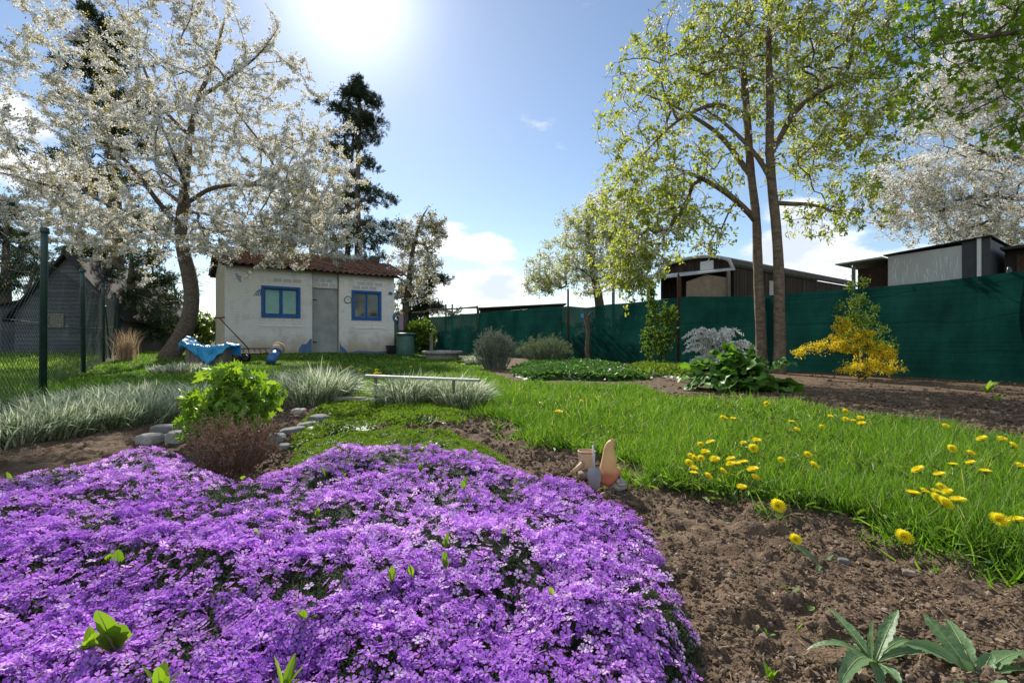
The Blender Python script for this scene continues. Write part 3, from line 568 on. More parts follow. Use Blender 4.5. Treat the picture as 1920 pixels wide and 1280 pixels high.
# ------------------------------------------------------------------ trees
class Tree:
    def __init__(s, seed): s.pos = []; s.par = []; s.fix = []; s.r = np.random.default_rng(seed); s.main = []
    def path(s, pts, rad, join=None):
        """a drawn limb; join = index of the node it leaves from"""
        pts = np.asarray(pts, float); L = np.linalg.norm(np.diff(pts, axis=0), axis=1).sum(); n = max(3, int(L/.22)+1)
        t = np.linspace(0, 1, len(pts)); tt = np.linspace(0, 1, n); Q = np.stack([np.interp(tt, t, pts[:, k]) for k in range(3)], 1)
        for _ in range(2): Q[1:-1] = .25*Q[:-2]+.5*Q[1:-1]+.25*Q[2:]
        rad = list(rad)
        if len(rad) > 2 and rad[-1] < .05 and rad[-1] > .006: rad[-1] = .005
        rr = np.interp(tt, np.linspace(0, 1, len(rad)), rad)
        prev = join if join is not None else -1
        if prev >= 0: Q = Q[1:]; rr = rr[1:]
        for p, r_ in zip(Q, rr): s.pos.append(p); s.par.append(prev); s.fix.append(r_); prev = len(s.pos)-1
        return prev
    def near(s, p): return int(np.argmin(np.linalg.norm(np.array(s.pos)-p, axis=1)))
    def reach(s, targets, step=.16, bow=.12, wob=.03, down=.6, minz=None):
        P0 = np.array(s.pos); d0 = [np.min(np.linalg.norm(P0-t, axis=1)) for t in targets]
        buf = np.zeros((len(s.pos)+len(targets)*60, 3)); buf[:len(s.pos)] = P0; n = len(s.pos)
        for ti in np.argsort(d0):
            t = targets[ti]; A = buf[:n]; v = t-A; d = np.linalg.norm(v, axis=1)
            cost = d*(1+down*np.clip(-v[:, 2]/np.maximum(d, 1e-6), 0, 1))
            if minz is not None: cost = cost+100*(A[:, 2] < minz)
            k = int(np.argmin(cost)); dd = d[k]; m = min(50, max(2, int(dd/step)))
            a = A[k].copy(); pv = s.par[k]; dr = nrm(a-buf[pv]) if pv >= 0 else np.array([0, 0, 1.]); prev = k
            c1 = a+dr*dd*.28+np.array([0, 0, bow*dd]); 
            for j in range(1, m+1):
                u = j/m; q = (1-u)**2*a+2*u*(1-u)*c1+u*u*t+s.r.normal(0, wob*dd/m*2, 3)*(u < 1)
                if n >= len(buf): break
                buf[n] = q; s.pos.append(q); s.par.append(prev); s.fix.append(0); prev = n; n += 1
    def finish(s, r0=.004, p=.42):
        n = len(s.pos); s.P = np.array(s.pos); par = np.array(s.par); cnt = np.zeros(n); kids = [[] for _ in range(n)]
        for i in range(n):
            if par[i] >= 0: kids[par[i]].append(i)
        for i in range(n-1, -1, -1):
            if not kids[i]: cnt[i] += 1
            if par[i] >= 0: cnt[par[i]] += cnt[i]
        s.cnt = cnt; s.rad = np.maximum(r0*cnt**p, 0); fx = np.array(s.fix); s.rad = np.where(fx > 0, fx, s.rad)
        # never thicker than the parent
        for i in range(n):
            if par[i] >= 0: s.rad[i] = min(s.rad[i], s.rad[par[i]]*.98)
        s.kids = kids; s.parr = par; return s
    def wood(s, name, m_, parent=None, minr=0):
        mb = MB(); seen = set()
        for i in range(len(s.P)):
            if s.parr[i] >= 0 and i not in s.starts: continue
        def chain(a, b):
            L = [a, b] if a >= 0 else [b]
            while s.kids[L[-1]]:
                L.append(max(s.kids[L[-1]], key=lambda c: s.rad[c]+1e-4*s.cnt[c]))
            return L
        stack = [(-1, i) for i in range(len(s.P)) if s.parr[i] < 0]
        while stack:
            a, b = stack.pop(); L = chain(a, b)
            for q, c in zip(L[(0 if a < 0 else 1):], L[(1 if a < 0 else 2):]+[-5]):
                for ch in s.kids[q]:
                    if ch != c: stack.append((q, ch))
            pts = s.P[L]; rad = s.rad[L].copy()
            if a >= 0: rad[0] = rad[1]*1.15
            if len(L) < 2 or rad.max() < minr: continue
            k = 12 if rad.max() > .07 else (6 if rad.max() > .02 else (4 if rad.max() > .008 else 3))
            mb.tube(pts, rad, k, cap=False, jit=.12 if k > 6 else 0)
        return mb.obj(name, m_, parent, smooth=True)
    starts = set()
    def spots(s, n, rmax, spread, clump=1, w=None):
        """n places on thin wood, plus the local growing direction"""
        idx = np.where((s.rad <= rmax) & (s.parr >= 0))[0]; ww = None
        if w is not None: ww = w(s.P[idx]); ww = ww/ww.sum()
        k = s.r.choice(idx, n//clump+1, p=ww); u = s.r.random((len(k), 1)); a = s.P[s.parr[k]]; b = s.P[k]; c = a*(1-u)+b*u; d = nrm(b-a+1e-6)
        c = np.repeat(c, clump, 0)[:n]; d = np.repeat(d, clump, 0)[:n]
        return c+s.r.normal(0, spread, (len(c), 3)), d
def ell(px, py, rx, ry, d, rd, n, r=rng, hollow=.0):
    c = P(px, py, d); v = nrm(r.normal(size=(n, 3)))*(hollow+(1-hollow)*r.random((n, 1))**(1/2.2)) if hollow == 0 else nrm(r.normal(size=(n, 3)))*(r.uniform(hollow, 1, (n, 1)))
    return c+v*np.array([rx/F*d, rd, ry/F*d])
def leafdirs(d, n, up=.2, spread=.9): return nrm(d*.6+rng.normal(0, spread, (n, 3))*.6+np.array([0, 0, up]))

# ---- big blossoming cherry on the left
def cherry_left():
    d = 12.4; t = Tree(3); b = G(318, 672); pts = [GD(312, d, -.15), P(322, 662, d), P(346, 622, d), P(360, 580, d), P(359, 530, d), P(343, 475, d), P(338, 425, d), P(344, 385, d)]
    j = t.path(pts, [.27, .225, .195, .18, .17, .158, .145, .135])
    main = t.path([P(344, 385, d), P(348, 320, d), P(355, 255, d+.1), P(372, 185, d+.2), P(400, 120, d+.3), P(412, 75, d), P(425, 20, d)], [.12, .105, .085, .06, .045, .03, .02], j)
    t.path([P(338, 425, d), P(300, 385, d-.4), P(262, 330, d-.8), P(205, 270, d-1.2), P(160, 190, d-1.4)], [0.068, 0.061, 0.051, 0.034, 0.014], t.near(P(338, 425, d)))
    t.path([P(344, 385, d), P(395, 352, d-.3), P(450, 345, d-.6), P(550, 352, d-1.)], [0.061, 0.051, 0.037, 0.014], t.near(P(344, 385, d)))
    t.path([P(355, 255, d), P(300, 200, d+.8), P(268, 125, d+1.2), P(250, 60, d+1.4)], [0.054, 0.041, 0.031, 0.014], t.near(P(355, 255, d)))
    t.path([P(372, 185, d), P(440, 140, d-.4), P(490, 100, d-.5), P(520, 55, d-.6)], [0.048, 0.034, 0.024, 0.010], t.near(P(372, 185, d)))
    t.path([P(344, 385, d), P(300, 350, d+1.2), P(230, 340, d+2.2), P(150, 350, d+2.6)], [0.054, 0.041, 0.031, 0.014], t.near(P(344, 385, d)))
    t.path([P(344, 385, d), P(350, 350, d-1.2), P(330, 300, d-2.4), P(300, 230, d-3)], [0.054, 0.041, 0.031, 0.014], t.near(P(344, 385, d)))
    r = t.r
    A = np.concatenate([ell(320, 235, 265, 225, d, 3.0, 46, r), ell(110, 380, 110, 60, d, 1.8, 10, r), ell(545, 350, 95, 110, d-.6, 1.6, 14, r), ell(450, 430, 160, 55, d-.8, 1.4, 12, r)])
    t.reach(A, .2, .1, .05, .5, 1.9)
    Bt = np.concatenate([ell(325, 235, 280, 240, d, 3.3, 430, r), ell(100, 360, 120, 85, d, 2, 70, r), ell(555, 350, 105, 125, d-.6, 1.7, 110, r), ell(470, 445, 170, 50, d-.8, 1.5, 90, r), ell(230, 430, 130, 50, d, 1.8, 60, r)])
    t.reach(Bt, .15, .12, .05, .5, 1.9)
    Ct = np.concatenate([ell(325, 235, 290, 245, d, 3.4, 900, r), ell(90, 370, 130, 90, d, 2, 160, r), ell(565, 350, 105, 130, d-.6, 1.8, 240, r), ell(480, 445, 180, 55, d-.8, 1.6, 240, r), ell(230, 440, 130, 45, d, 1.8, 120, r)])
    t.reach(Ct, .12, .15, .04, .4, 1.9)
    # upright shoots round the rim
    sh = []
    Pn = np.array(t.pos); c = P(320, 250, d)
    for k in range(560):
        i = r.integers(0, len(Pn)); p = Pn[i]; v = p-c
        if np.hypot(v[0]/4.4, v[2]/3.6) > .35 and p[2] > 2.4: sh.append(p+nrm(v*np.array([1, .6, 1])+np.array([0, 0, 2.0]))*r.uniform(.35, .95))
    t.reach(np.array(sh), .1, .0, .02, .5, 1.9)
    t.finish(.0042, .44)
    root = thing('cherry_tree', GD(312, d), 'big white blossoming cherry tree with a leaning dark trunk left of the shed', 'tree')
    tr = t.wood('trunk', M['bark']); pl = Pile()
    n = 225000; p, dr = t.spots(n, .03, .030, 8); pl.add(DISC, p, rvec(n), rvec(n), rng.uniform(.026, .040, n), rng.uniform(.026, .040, n))
    p, dr = t.spots(33000, .01, .06, 4); n = len(p); pl.add(LEAF, p, leafdirs(dr, n), rvec(n), rng.uniform(.022, .035, n), rng.uniform(.045, .075, n), mi=1)
    cr = pl.obj('crown', [M['blossom'], M['cherry_leaf']]); adopt(root, tr, cr)
cherry_left()

def cherry_pair():
    for nm, label, da, seed, base, tps, rad, envs, nl, nb in [
        ('cherry_tree', 'left slim trunk of the leafy cherry pair before the green netting', 8.95, 5, 1430,
         [(1427,640),(1424,560),(1420,480),(1418,400),(1408,330),(1403,260),(1398,180),(1390,90),(1380,0),(1375,-60)], [.11,.094,.086,.082,.078,.085,.07,.06,.045,.035,.02],
         [(1260,230,150,190,1.8,1.),(1200,400,95,110,1.4,.8),(1190,500,62,70,.8,.55),(1330,90,150,110,1.6,.7),(1300,420,80,70,1.2,.25)], 13000, 15000),
        ('cherry_tree', 'right slim trunk of the leafy cherry pair, forked and nearer the forsythia', 8.6, 8, 1462,
         [(1462,640),(1461,560),(1460,480),(1453,400),(1444,320),(1443,250),(1444,170),(1440,80),(1445,0),(1450,-70)], [.115,.097,.089,.085,.082,.072,.075,.06,.05,.035,.02],
         [(1550,130,150,150,1.7,1.),(1470,60,180,100,1.7,.8),(1590,260,105,100,1.4,.6),(1560,400,80,50,1.2,.18),(1480,250,100,120,1.5,.3)], 11500, 13500)]:
        t = Tree(seed); r = t.r
        j = t.path([GD(base, da, -.1)]+[P(a, b, da) for a, b in tps], rad)
        if base == 1430:
            k = t.near(P(1420, 415, da)); t.path([P(1420, 415, da), P(1370, 365, da-.3), P(1310, 330, da-.6), P(1250, 310, da-.8)], [.06, .05, .035, .012], k)
            k = t.near(P(1408, 330, da)); t.path([P(1408, 330, da), P(1350, 250, da+.3), P(1270, 200, da+.5), P(1190, 170, da+.7)], [.06, .045, .03, .012], k)
            k = t.near(P(1403, 220, da)); t.path([P(1403, 220, da), P(1340, 190, da-.3), P(1260, 230, da-.5), P(1180, 320, da-.6)], [.05, .04, .025, .01], k)
        else:
            k = t.near(P(1458, 385, da)); t.path([P(1458, 385, da), P(1510, 378, da-.1), P(1550, 388, da-.2), P(1585, 408, da-.3)], [.045, .035, .02, .008], k)
            k = t.near(P(1444, 290, da)); t.path([P(1444, 290, da), P(1500, 190, da), P(1580, 150, da-.3), P(1680, 145, da-.5)], [.055, .045, .03, .01], k)
            k = t.near(P(1450, 345, da)); t.path([P(1450, 345, da), P(1420, 290, da+.1), P(1360, 230, da+.4), P(1300, 190, da+.6)], [.05, .04, .03, .012], k)
        for cnt, bow in ((34, .3), (240, .22), (480, .12)):
            T_ = np.concatenate([ell(a, b, c, dd, da, e, max(2, int(cnt*w_)), r) for a, b, c, dd, e, w_ in envs]); t.reach(T_, .13, bow, .05, .15, 1.7)
        # drooping twig ends
        Pn = np.array(t.pos); sh = []
        for k in range(260):
            p = Pn[r.integers(60, len(Pn))]; v = p-P(1430, 250, da); sh.append(p+nrm(v*np.array([1, 1, .2])+np.array([0, 0, -1.6]))*r.uniform(.15, .5))
        t.reach(np.array(sh), .09, .05, .03, 0, 1.7); t.finish(.0032, .42)
        root = thing(nm, GD(base, da), label, 'tree', 'pair of leafy cherry trees')
        tr = t.wood('trunk', M['bark_grey']); pl = Pile()
        p, dr = t.spots(nl, .012, .04, 6); n = len(p); pl.add(LEAF2, p, nrm(leafdirs(dr, n, -.45)), rvec(n), rng.uniform(.034, .055, n), rng.uniform(.06, .10, n), mi=1)
        p, dr = t.spots(nb, .010, .03, 8); n = len(p); pl.add(DISC, p, rvec(n), rvec(n), rng.uniform(.022, .034, n), rng.uniform(.022, .034, n))
        adopt(root, tr, pl.obj('crown', [M['blossom'], M['young_leaf']]))
cherry_pair()

def simple_tree(name, label, base, trunk, rad, envs, d, seed, leafs, counts=(30, 160, 420), r0=.004, bow=.12, minz=1.5, bark='bark', group=None, cat='tree', tp=.42, down=.4, extra=None):
    """leafs: list of (template, material, number, size lo, hi, widthratio, spread, clump, up)"""
    t = Tree(seed); r = t.r; j = t.path([base]+trunk, rad)
    if extra: 
        for pts, rr in extra: t.path(pts, rr, t.near(pts[0]))
    for k, cnt in enumerate(counts):
        T_ = np.concatenate([ell(a, b, c, dd, d+dz, e, max(1, int(cnt*w_)), r) for a, b, c, dd, e, w_, dz in envs]); t.reach(T_, .16, bow, .05, down, minz)
    t.finish(r0, tp); root = thing(name, base, label, cat, group); tr = t.wood('trunk', M[bark]); pl = Pile(); mats = []
    for q, (T, m_, n, lo, hi, wr, sp, cl, up) in enumerate(leafs):
        p, dr = t.spots(n, .02, sp, cl); n = len(p); s = rng.uniform(lo, hi, n); D = nrm(leafdirs(dr, n, up)) if up is not None else rvec(n)
        pl.add(T, p, D, rvec(n), s*wr, s, mi=q); mats.append(M[m_])
    adopt(root, tr, pl.obj('crown', mats)); return root
# blossoming tree beyond the netting on the far right
d = 13.5
simple_tree('cherry_tree', 'dense white blossoming tree beyond the netting above the grey panel hut', GD(2120, d, -.1), [P(2110, 520, d), P(2070, 420, d), P(2000, 340, d), P(1960, 250, d), P(1950, 120, d)], [.3, .26, .22, .16, .1, .04],
    [(1850,300,190,150,2.2,1.,0),(1760,390,130,75,1.6,.5,-.5),(1930,150,150,120,2,.8,0),(1800,170,110,80,1.6,.6,0),(1870,60,130,90,1.6,.6,0),(1700,350,80,60,1.2,.3,-.4),(1880,440,120,30,1,.2,0),(2050,250,200,200,2.5,.5,0),(1850,420,120,40,1.2,.2,0)], d, 12,
    [(DISC,'blossom',125000,.030,.048,1,.04,7,None),(LEAF,'cherry_leaf',17000,.05,.08,.5,.06,3,.1)], (40, 260, 800), .0045, minz=1.8,
    extra=[([P(2070,420,d),P(1960,375,d-.4),P(1850,365,d-.8),P(1740,385,d-1)],[.14,.1,.07,.02]),([P(2000,340,d),P(1920,300,d),P(1850,290,d-.4),P(1780,250,d-.6)],[.12,.08,.05,.02])])
# maple boughs hanging in from the right
d = 5.6
simple_tree('maple_tree', 'fresh green maple reaching in at the top right corner', GD(2330, d, -.1), [P(2320, 500, d), P(2290, 250, d), P(2230, 100, d), P(2180, -60, d)], [.15, .13, .11, .08, .04],
    [(1800,30,150,70,.9,1.,0),(1700,75,90,60,.7,.5,-.2),(1860,150,70,70,.7,.5,0),(1910,40,120,110,.9,.8,0),(1740,170,50,50,.4,.18,0),(1900,240,40,40,.4,.25,0),(2120,60,180,160,1.2,.6,0),(1690,215,26,26,.2,.07,0)], d, 14,
    [(MAPLE,'maple_leaf',1800,.055,.095,1.0,.05,3,-.3)], (26, 90, 170), .0028, .08, minz=2.4, bark='bark', down=.0,
    extra=[([P(2230,100,d),P(2050,50,d),P(1900,60,d-.2),P(1740,90,d-.3)],[.05,.04,.028,.01]),([P(2290,250,d),P(2080,230,d),P(1960,170,d),P(1860,130,d)],[.04,.03,.02,.01])])
# blossoming tree behind the shed's right corner
d = 20
simple_tree('cherry_tree', 'slender blossoming tree just right of the shed', GD(752, d, -.1), [P(757, 600, d), P(768, 520, d), P(775, 460, d), P(790, 410, d), P(805, 385, d)], [.16, .14, .12, .08, .05, .02],
    [(785,490,52,85,1.,1.,0),(745,540,30,60,.8,.35,0),(815,425,30,30,.6,.3,0),(760,440,26,30,.6,.2,0)], d, 16,
    [(DISC,'blossom',8500,.05,.08,1,.06,4,None),(LEAF,'cherry_leaf',3600,.07,.11,.5,.06,3,.1),(LEAF,'darkleaf',2500,.07,.11,.5,.08,3,.1)], (16, 70, 150), .007, minz=.8)
# blossoming tree beyond the netting, centre
d = 18.5
simple_tree('cherry_tree', 'spreading cream blossomed tree behind the netting left of the wagon', GD(1128, d, -.1), [P(1125, 570, d), P(1115, 520, d), P(1105, 470, d), P(1100, 420, d), P(1100, 380, d)], [.2, .17, .14, .1, .06, .02],
    [(1075,500,95,60,1.6,1.,0),(1100,430,60,55,1.2,.6,0),(1020,530,50,32,1.,.3,0),(1160,470,60,80,1.4,.6,0),(1140,400,50,60,1.2,.4,0)], d, 18,
    [(DISC,'blossom',15000,.045,.07,1,.06,4,None),(LEAF,'young_leaf',13000,.07,.11,.5,.07,3,.1)], (24, 110, 260), .006, minz=1.4)

# ---- conifers
TUFT = ([(0,0,0)]+[(math.cos(a)*.5, .25+.75*(i % 2)*.8+.2, math.sin(a)*.5) for i, a in enumerate(np.linspace(0, 2*math.pi, 11)[:-1])]+[(math.cos(a+.22)*.34, .4, math.sin(a+.22)*.34) for a in np.linspace(0, 2*math.pi, 11)[:-1]], [(0, 1+i, 11+i) for i in range(10)])
def conifer(name, label, trunks, d, layers, seed, m_='needle', n=9000, size=(.16, .3), group=None, droop=-.25, base_px=None):
    """trunks: list of ((px,py) ..., radii); layers: list of (py, half width px left, right, number of limbs)"""
    t = Tree(seed); r = t.r; j0 = None
    for pts, rad in trunks: t.path([P(a, b, d+c) for a, b, c in pts], rad, None)
    for py, wl, wr, cnt in layers:
        for k in range(cnt):
            az = r.uniform(0, 2*math.pi); y = py+r.normal(0, 7); P_ = np.array(t.pos); zc = P(0, y, d)[2]
            c = P_[np.argmin(np.abs(P_[:, 2]-zc)+r.random(len(P_))*.05)]; w = (wr if math.cos(az) > 0 else wl)/F*d*r.uniform(.55, 1.05)
            tip = c+np.array([math.cos(az)*w, math.sin(az)*w, droop*w*r.uniform(.2, 1.3)+.12*w])
            t.reach([tip], .35, .1, .03, 0)
            mid = c*.45+tip*.55
            sub = [mid+r.normal(0, .2*w+.1, 3)*np.array([1, 1, .35]) for _ in range(3)]+[tip+r.normal(0, .14*w+.1, 3)*np.array([1, 1, .5]) for _ in range(3)]
            t.reach(sub, .3, .05, .03, 0)
    t.finish(.012, .4); root = thing(name, GD(base_px or trunks[0][0][0][0], d), label, 'tree', group); tr = t.wood('trunk', M['bark'])
    idx = np.where(t.fix_mask())[0] if hasattr(t, 'fix_mask') else np.where((np.array(t.fix) == 0) & (t.cnt <= 5))[0]
    k = r.choice(idx, n); u = r.random((n, 1)); a, b = t.P[t.parr[k]], t.P[k]; p = a*(1-u)+b*u+r.normal(0, .13, (n, 3))
    D = nrm(nrm(b-a+1e-6)+r.normal(0, .7, (n, 3))+np.array([0, 0, .3])); s = r.uniform(*size, n)
    pl = Pile(); pl.add(TUFT, p, D, rvec(n), s*.9, s); adopt(root, tr, pl.obj('crown', [M[m_]])); return root
conifer('pine_tree', 'tall dark pine with a twin trunk rising behind the shed', [([(671,630,0),(672,480,0),(670,380,0),(672,280,0),(674,200,0),(676,150,0)], [.34,.28,.22,.17,.1,.04]), ([(652,630,.3),(652,480,.3),(654,400,.3),(660,300,.2),(664,230,0)], [.26,.22,.17,.12,.05])], 32,
    [(160,12,14,8),(180,24,24,12),(205,32,34,14),(235,36,46,14),(262,34,52,11),(290,36,40,9),(325,62,34,9),(350,58,46,10),(375,60,56,13),(392,64,56,8),(405,66,58,12),(420,68,60,10),(435,70,62,12),(450,76,70,10),(460,80,72,12),(485,84,90,12)], 22, n=9500, size=(.15, .30))
conifer('fir_tree', 'dark fir standing behind the left of the big blossoming cherry', [([(212,640,0),(216,500,0),(214,350,0),(210,200,0),(206,60,0),(205,38,0)], [.36,.3,.24,.17,.06,.03])], 19,
    [(45,10,10,4),(70,24,22,7),(100,40,34,8),(135,52,34,9),(175,46,44,8),(215,66,44,8),(260,62,50,7),(310,80,60,7),(360,80,60,7),(410,90,70,7),(470,80,80,7),(530,75,90,8),(575,60,90,9)], 23, m_='spruce_tip', n=7500, size=(.13, .26))
conifer('fir_tree', 'low dark spruce showing between the leaning cherry trunk and the fence', [([(245,640,0),(246,560,0),(247,480,0)], [.2,.15,.05])], 17,
    [(490,20,30,4),(520,30,55,5),(555,32,70,7),(590,30,60,7),(612,25,45,6)], 24, m_='spruce_tip', n=1500, size=(.12, .24))
conifer('fir_tree', 'small dark conifer behind the slender blossoming tree by the shed', [([(800,640,0),(801,560,0),(802,505,0)], [.16,.1,.03])], 27,
    [(515,8,8,5),(535,20,20,6),(555,30,28,8),(575,36,34,8),(592,34,36,6)], 25, m_='needle', n=2400, size=(.15, .3))
conifer('pine_tree', 'dark conifer at the left edge behind the chain link fence', [([(8,640,0),(10,560,0),(12,440,0),(14,380,0)], [.3,.24,.12,.05])], 24,
    [(395,24,22,5),(430,45,30,6),(465,60,40,7),(500,75,45,7),(540,80,45,8),(575,70,40,6)], 26, m_='spruce_tip', n=4200, size=(.14, .28))

# ------------------------------------------------------------------ right fence with shade netting
A0, U = np.array([7.2, 6.8]), np.array([-.587, .81]); Vr = np.array([.81, .587])
def fence_pt(px):
    k = (px-CX)/F; t = (A0[0]-k*A0[1])/(-U[0]+k*U[1]); return A0+U*t, t
def right_fence():
    tops = [(640,604),(700,601),(780,597),(910,584),(1068,572),(1100,575),(1225,561),(1275,556),(1420,552),(1530,546),(1600,540),(1720,528),(1920,507)]
    tt, zt = [], []
    for px, py in tops:
        p, t = fence_pt(px); tt.append(t); zt.append(H-(py-HY)/F*p[1])
    tt += [-2.5, -6]; zt += [zt[-1], zt[-1]-.02]; o_ = np.argsort(tt); tt = np.array(tt)[o_]; zt = np.array(zt)[o_]
    s = np.arange(-6, tt[-1], .12); zz = np.linspace(0, 1, 15); V = []; nz_ = len(zz)
    root = thing('netting_fence', (*A0, 0), 'long fence draped in dark green shade netting', 'fence')
    for a in s:
        p = A0+U*a; top = np.interp(a, tt, zt)-.03*abs(math.sin(a*1.2)); b = float(base_h(p[0], p[1]))-.04
        for q in zz:
            w = .035*(fbm(np.array(a*1.1), np.array(q*3.0), 3, 8)-.45)*2+.012*math.sin(a*5+q*3); xy = p+Vr*w; V.append((xy[0], xy[1], b+(top-b)*q))
    Fc = [(i*nz_+j, (i+1)*nz_+j, (i+1)*nz_+j+1, i*nz_+j+1) for i in range(len(s)-1) for j in range(nz_-1)]
    net = build('netting', V, Fc, M['net'], smooth=True); adopt(root, net)
    for px, top in [(700,590),(900,578),(1068,541),(1275,512),(1420,548),(1603,497),(1890,500)]:
        p, t = fence_pt(px); p = p+Vr*(-.06 if px in (1068, 1275, 1603, 900) else .09); z1 = H-(top-HY)/F*p[1]; mb = MB(); mb.tube([(p[0], p[1], -.1), (p[0], p[1], z1-.05), (p[0]-.01, p[1], z1)], [.032, .03, .012], 8)
        adopt(root, mb.obj('post', M['rust'] if px in (1275, 1068) else M['greenpost'], smooth=True))
    for k, q in enumerate((.33, .66, .985)):
        mb = MB(); L = [(*(A0+U*a+Vr*.045), float(base_h(*(A0+U*a)))+(np.interp(a, tt, zt))*q) for a in np.arange(-5.8, tt[-1], .5)]; mb.tube(L, .0018, 4); adopt(root, mb.obj('wire', M['greenwire']))
right_fence()

# ------------------------------------------------------------------ left chain link fence
def left_fence():
    p0 = np.array([-5.35, 5.5]); s0 = -6.0; s1 = 34
    root = thing('chain_link_fence', (*p0, .0), 'dark green chain link fence running back along the left side', 'fence')
    def at_(s, z): q = p0+U*s; return np.array([q[0], q[1], z+float(base_h(q[0], q[1]))])
    gb = lambda s: .07
    cell = .062; rows = 24; cols = int((s1-s0)/cell); V = []; Fc = []
    # zigzag wires standing side by side, hooked into one another
    hh = cell*.5; w = .0021; ns = rows*2
    xs = s0+np.arange(cols)*cell; off = ((np.arange(ns+1) % 2)*2-1)*cell*.52
    for ci, x0 in enumerate(xs):
        if x0 > 22 and ci % 2: continue
        ww = w*(1+max(0, x0)*.09)
        ss = x0+off*(1 if ci % 2 else -1); q = p0[None]+U[None]*ss[:, None]; zz = .02+np.arange(ns+1)*(1.52/ns); bh = base_h(q[:, 0], q[:, 1]); zz = zz+bh; b = len(V)
        for k in range(ns+1):
            for (dx, dy) in ((ww, 0), (-ww*.5, ww*.8), (-ww*.5, -ww*.8)):
                V.append((q[k, 0]+U[0]*dx+Vr[0]*dy, q[k, 1]+U[1]*dx+Vr[1]*dy, zz[k]))
        Fc += [(b+k*3+j, b+k*3+(j+1) % 3, b+(k+1)*3+(j+1) % 3, b+(k+1)*3+j) for k in range(ns) for j in range(3)]
    adopt(root, build('wire_mesh', V, Fc, M['greenwire']))
    for z_ in (.05, .8, 1.53):
        mb = MB(); mb.tube([at_(s, z_) for s in np.arange(s0, s1, .8)], .0028, 5); adopt(root, mb.obj('tension_wire', M['greenwire']))
    for k in range(-1, 10):
        s = k*3.55; a = at_(s, -.2)+np.array([*(Vr*.01), 0]); mb = MB(); lean = rng.normal(0, .03); ht = 1.86 if k <= 0 else 1.80
        top = a+np.array([lean-.02, 0, ht+.2]); mb.tube([a, a*.1+top*.9, top], [.036, .034, .034], 10); o = mb.obj('post', M['greenpost'], smooth=True)
        mb = MB(); mb.lathe([(.039, 0), (.043, .01), (.043, .05), (.036, .06)], 10, top-np.array([0, 0, .035])); c = mb.obj('cap', M['greenpost'], smooth=True); adopt(root, o); c.parent = o
        c.matrix_parent_inverse = o.matrix_parent_inverse @ __import__('mathutils').Matrix.Identity(4)
        c.matrix_parent_inverse = __import__('mathutils').Matrix.Identity(4)
    a = at_(7.1, 1.3)+np.array([*(Vr*.04), 0]); b = at_(8.3, 0)+np.array([*(Vr*.06), 0]); mb = MB(); mb.tube([a, b], .02, 8); adopt(root, mb.obj('brace', M['greenpost'], smooth=True))
left_fence()

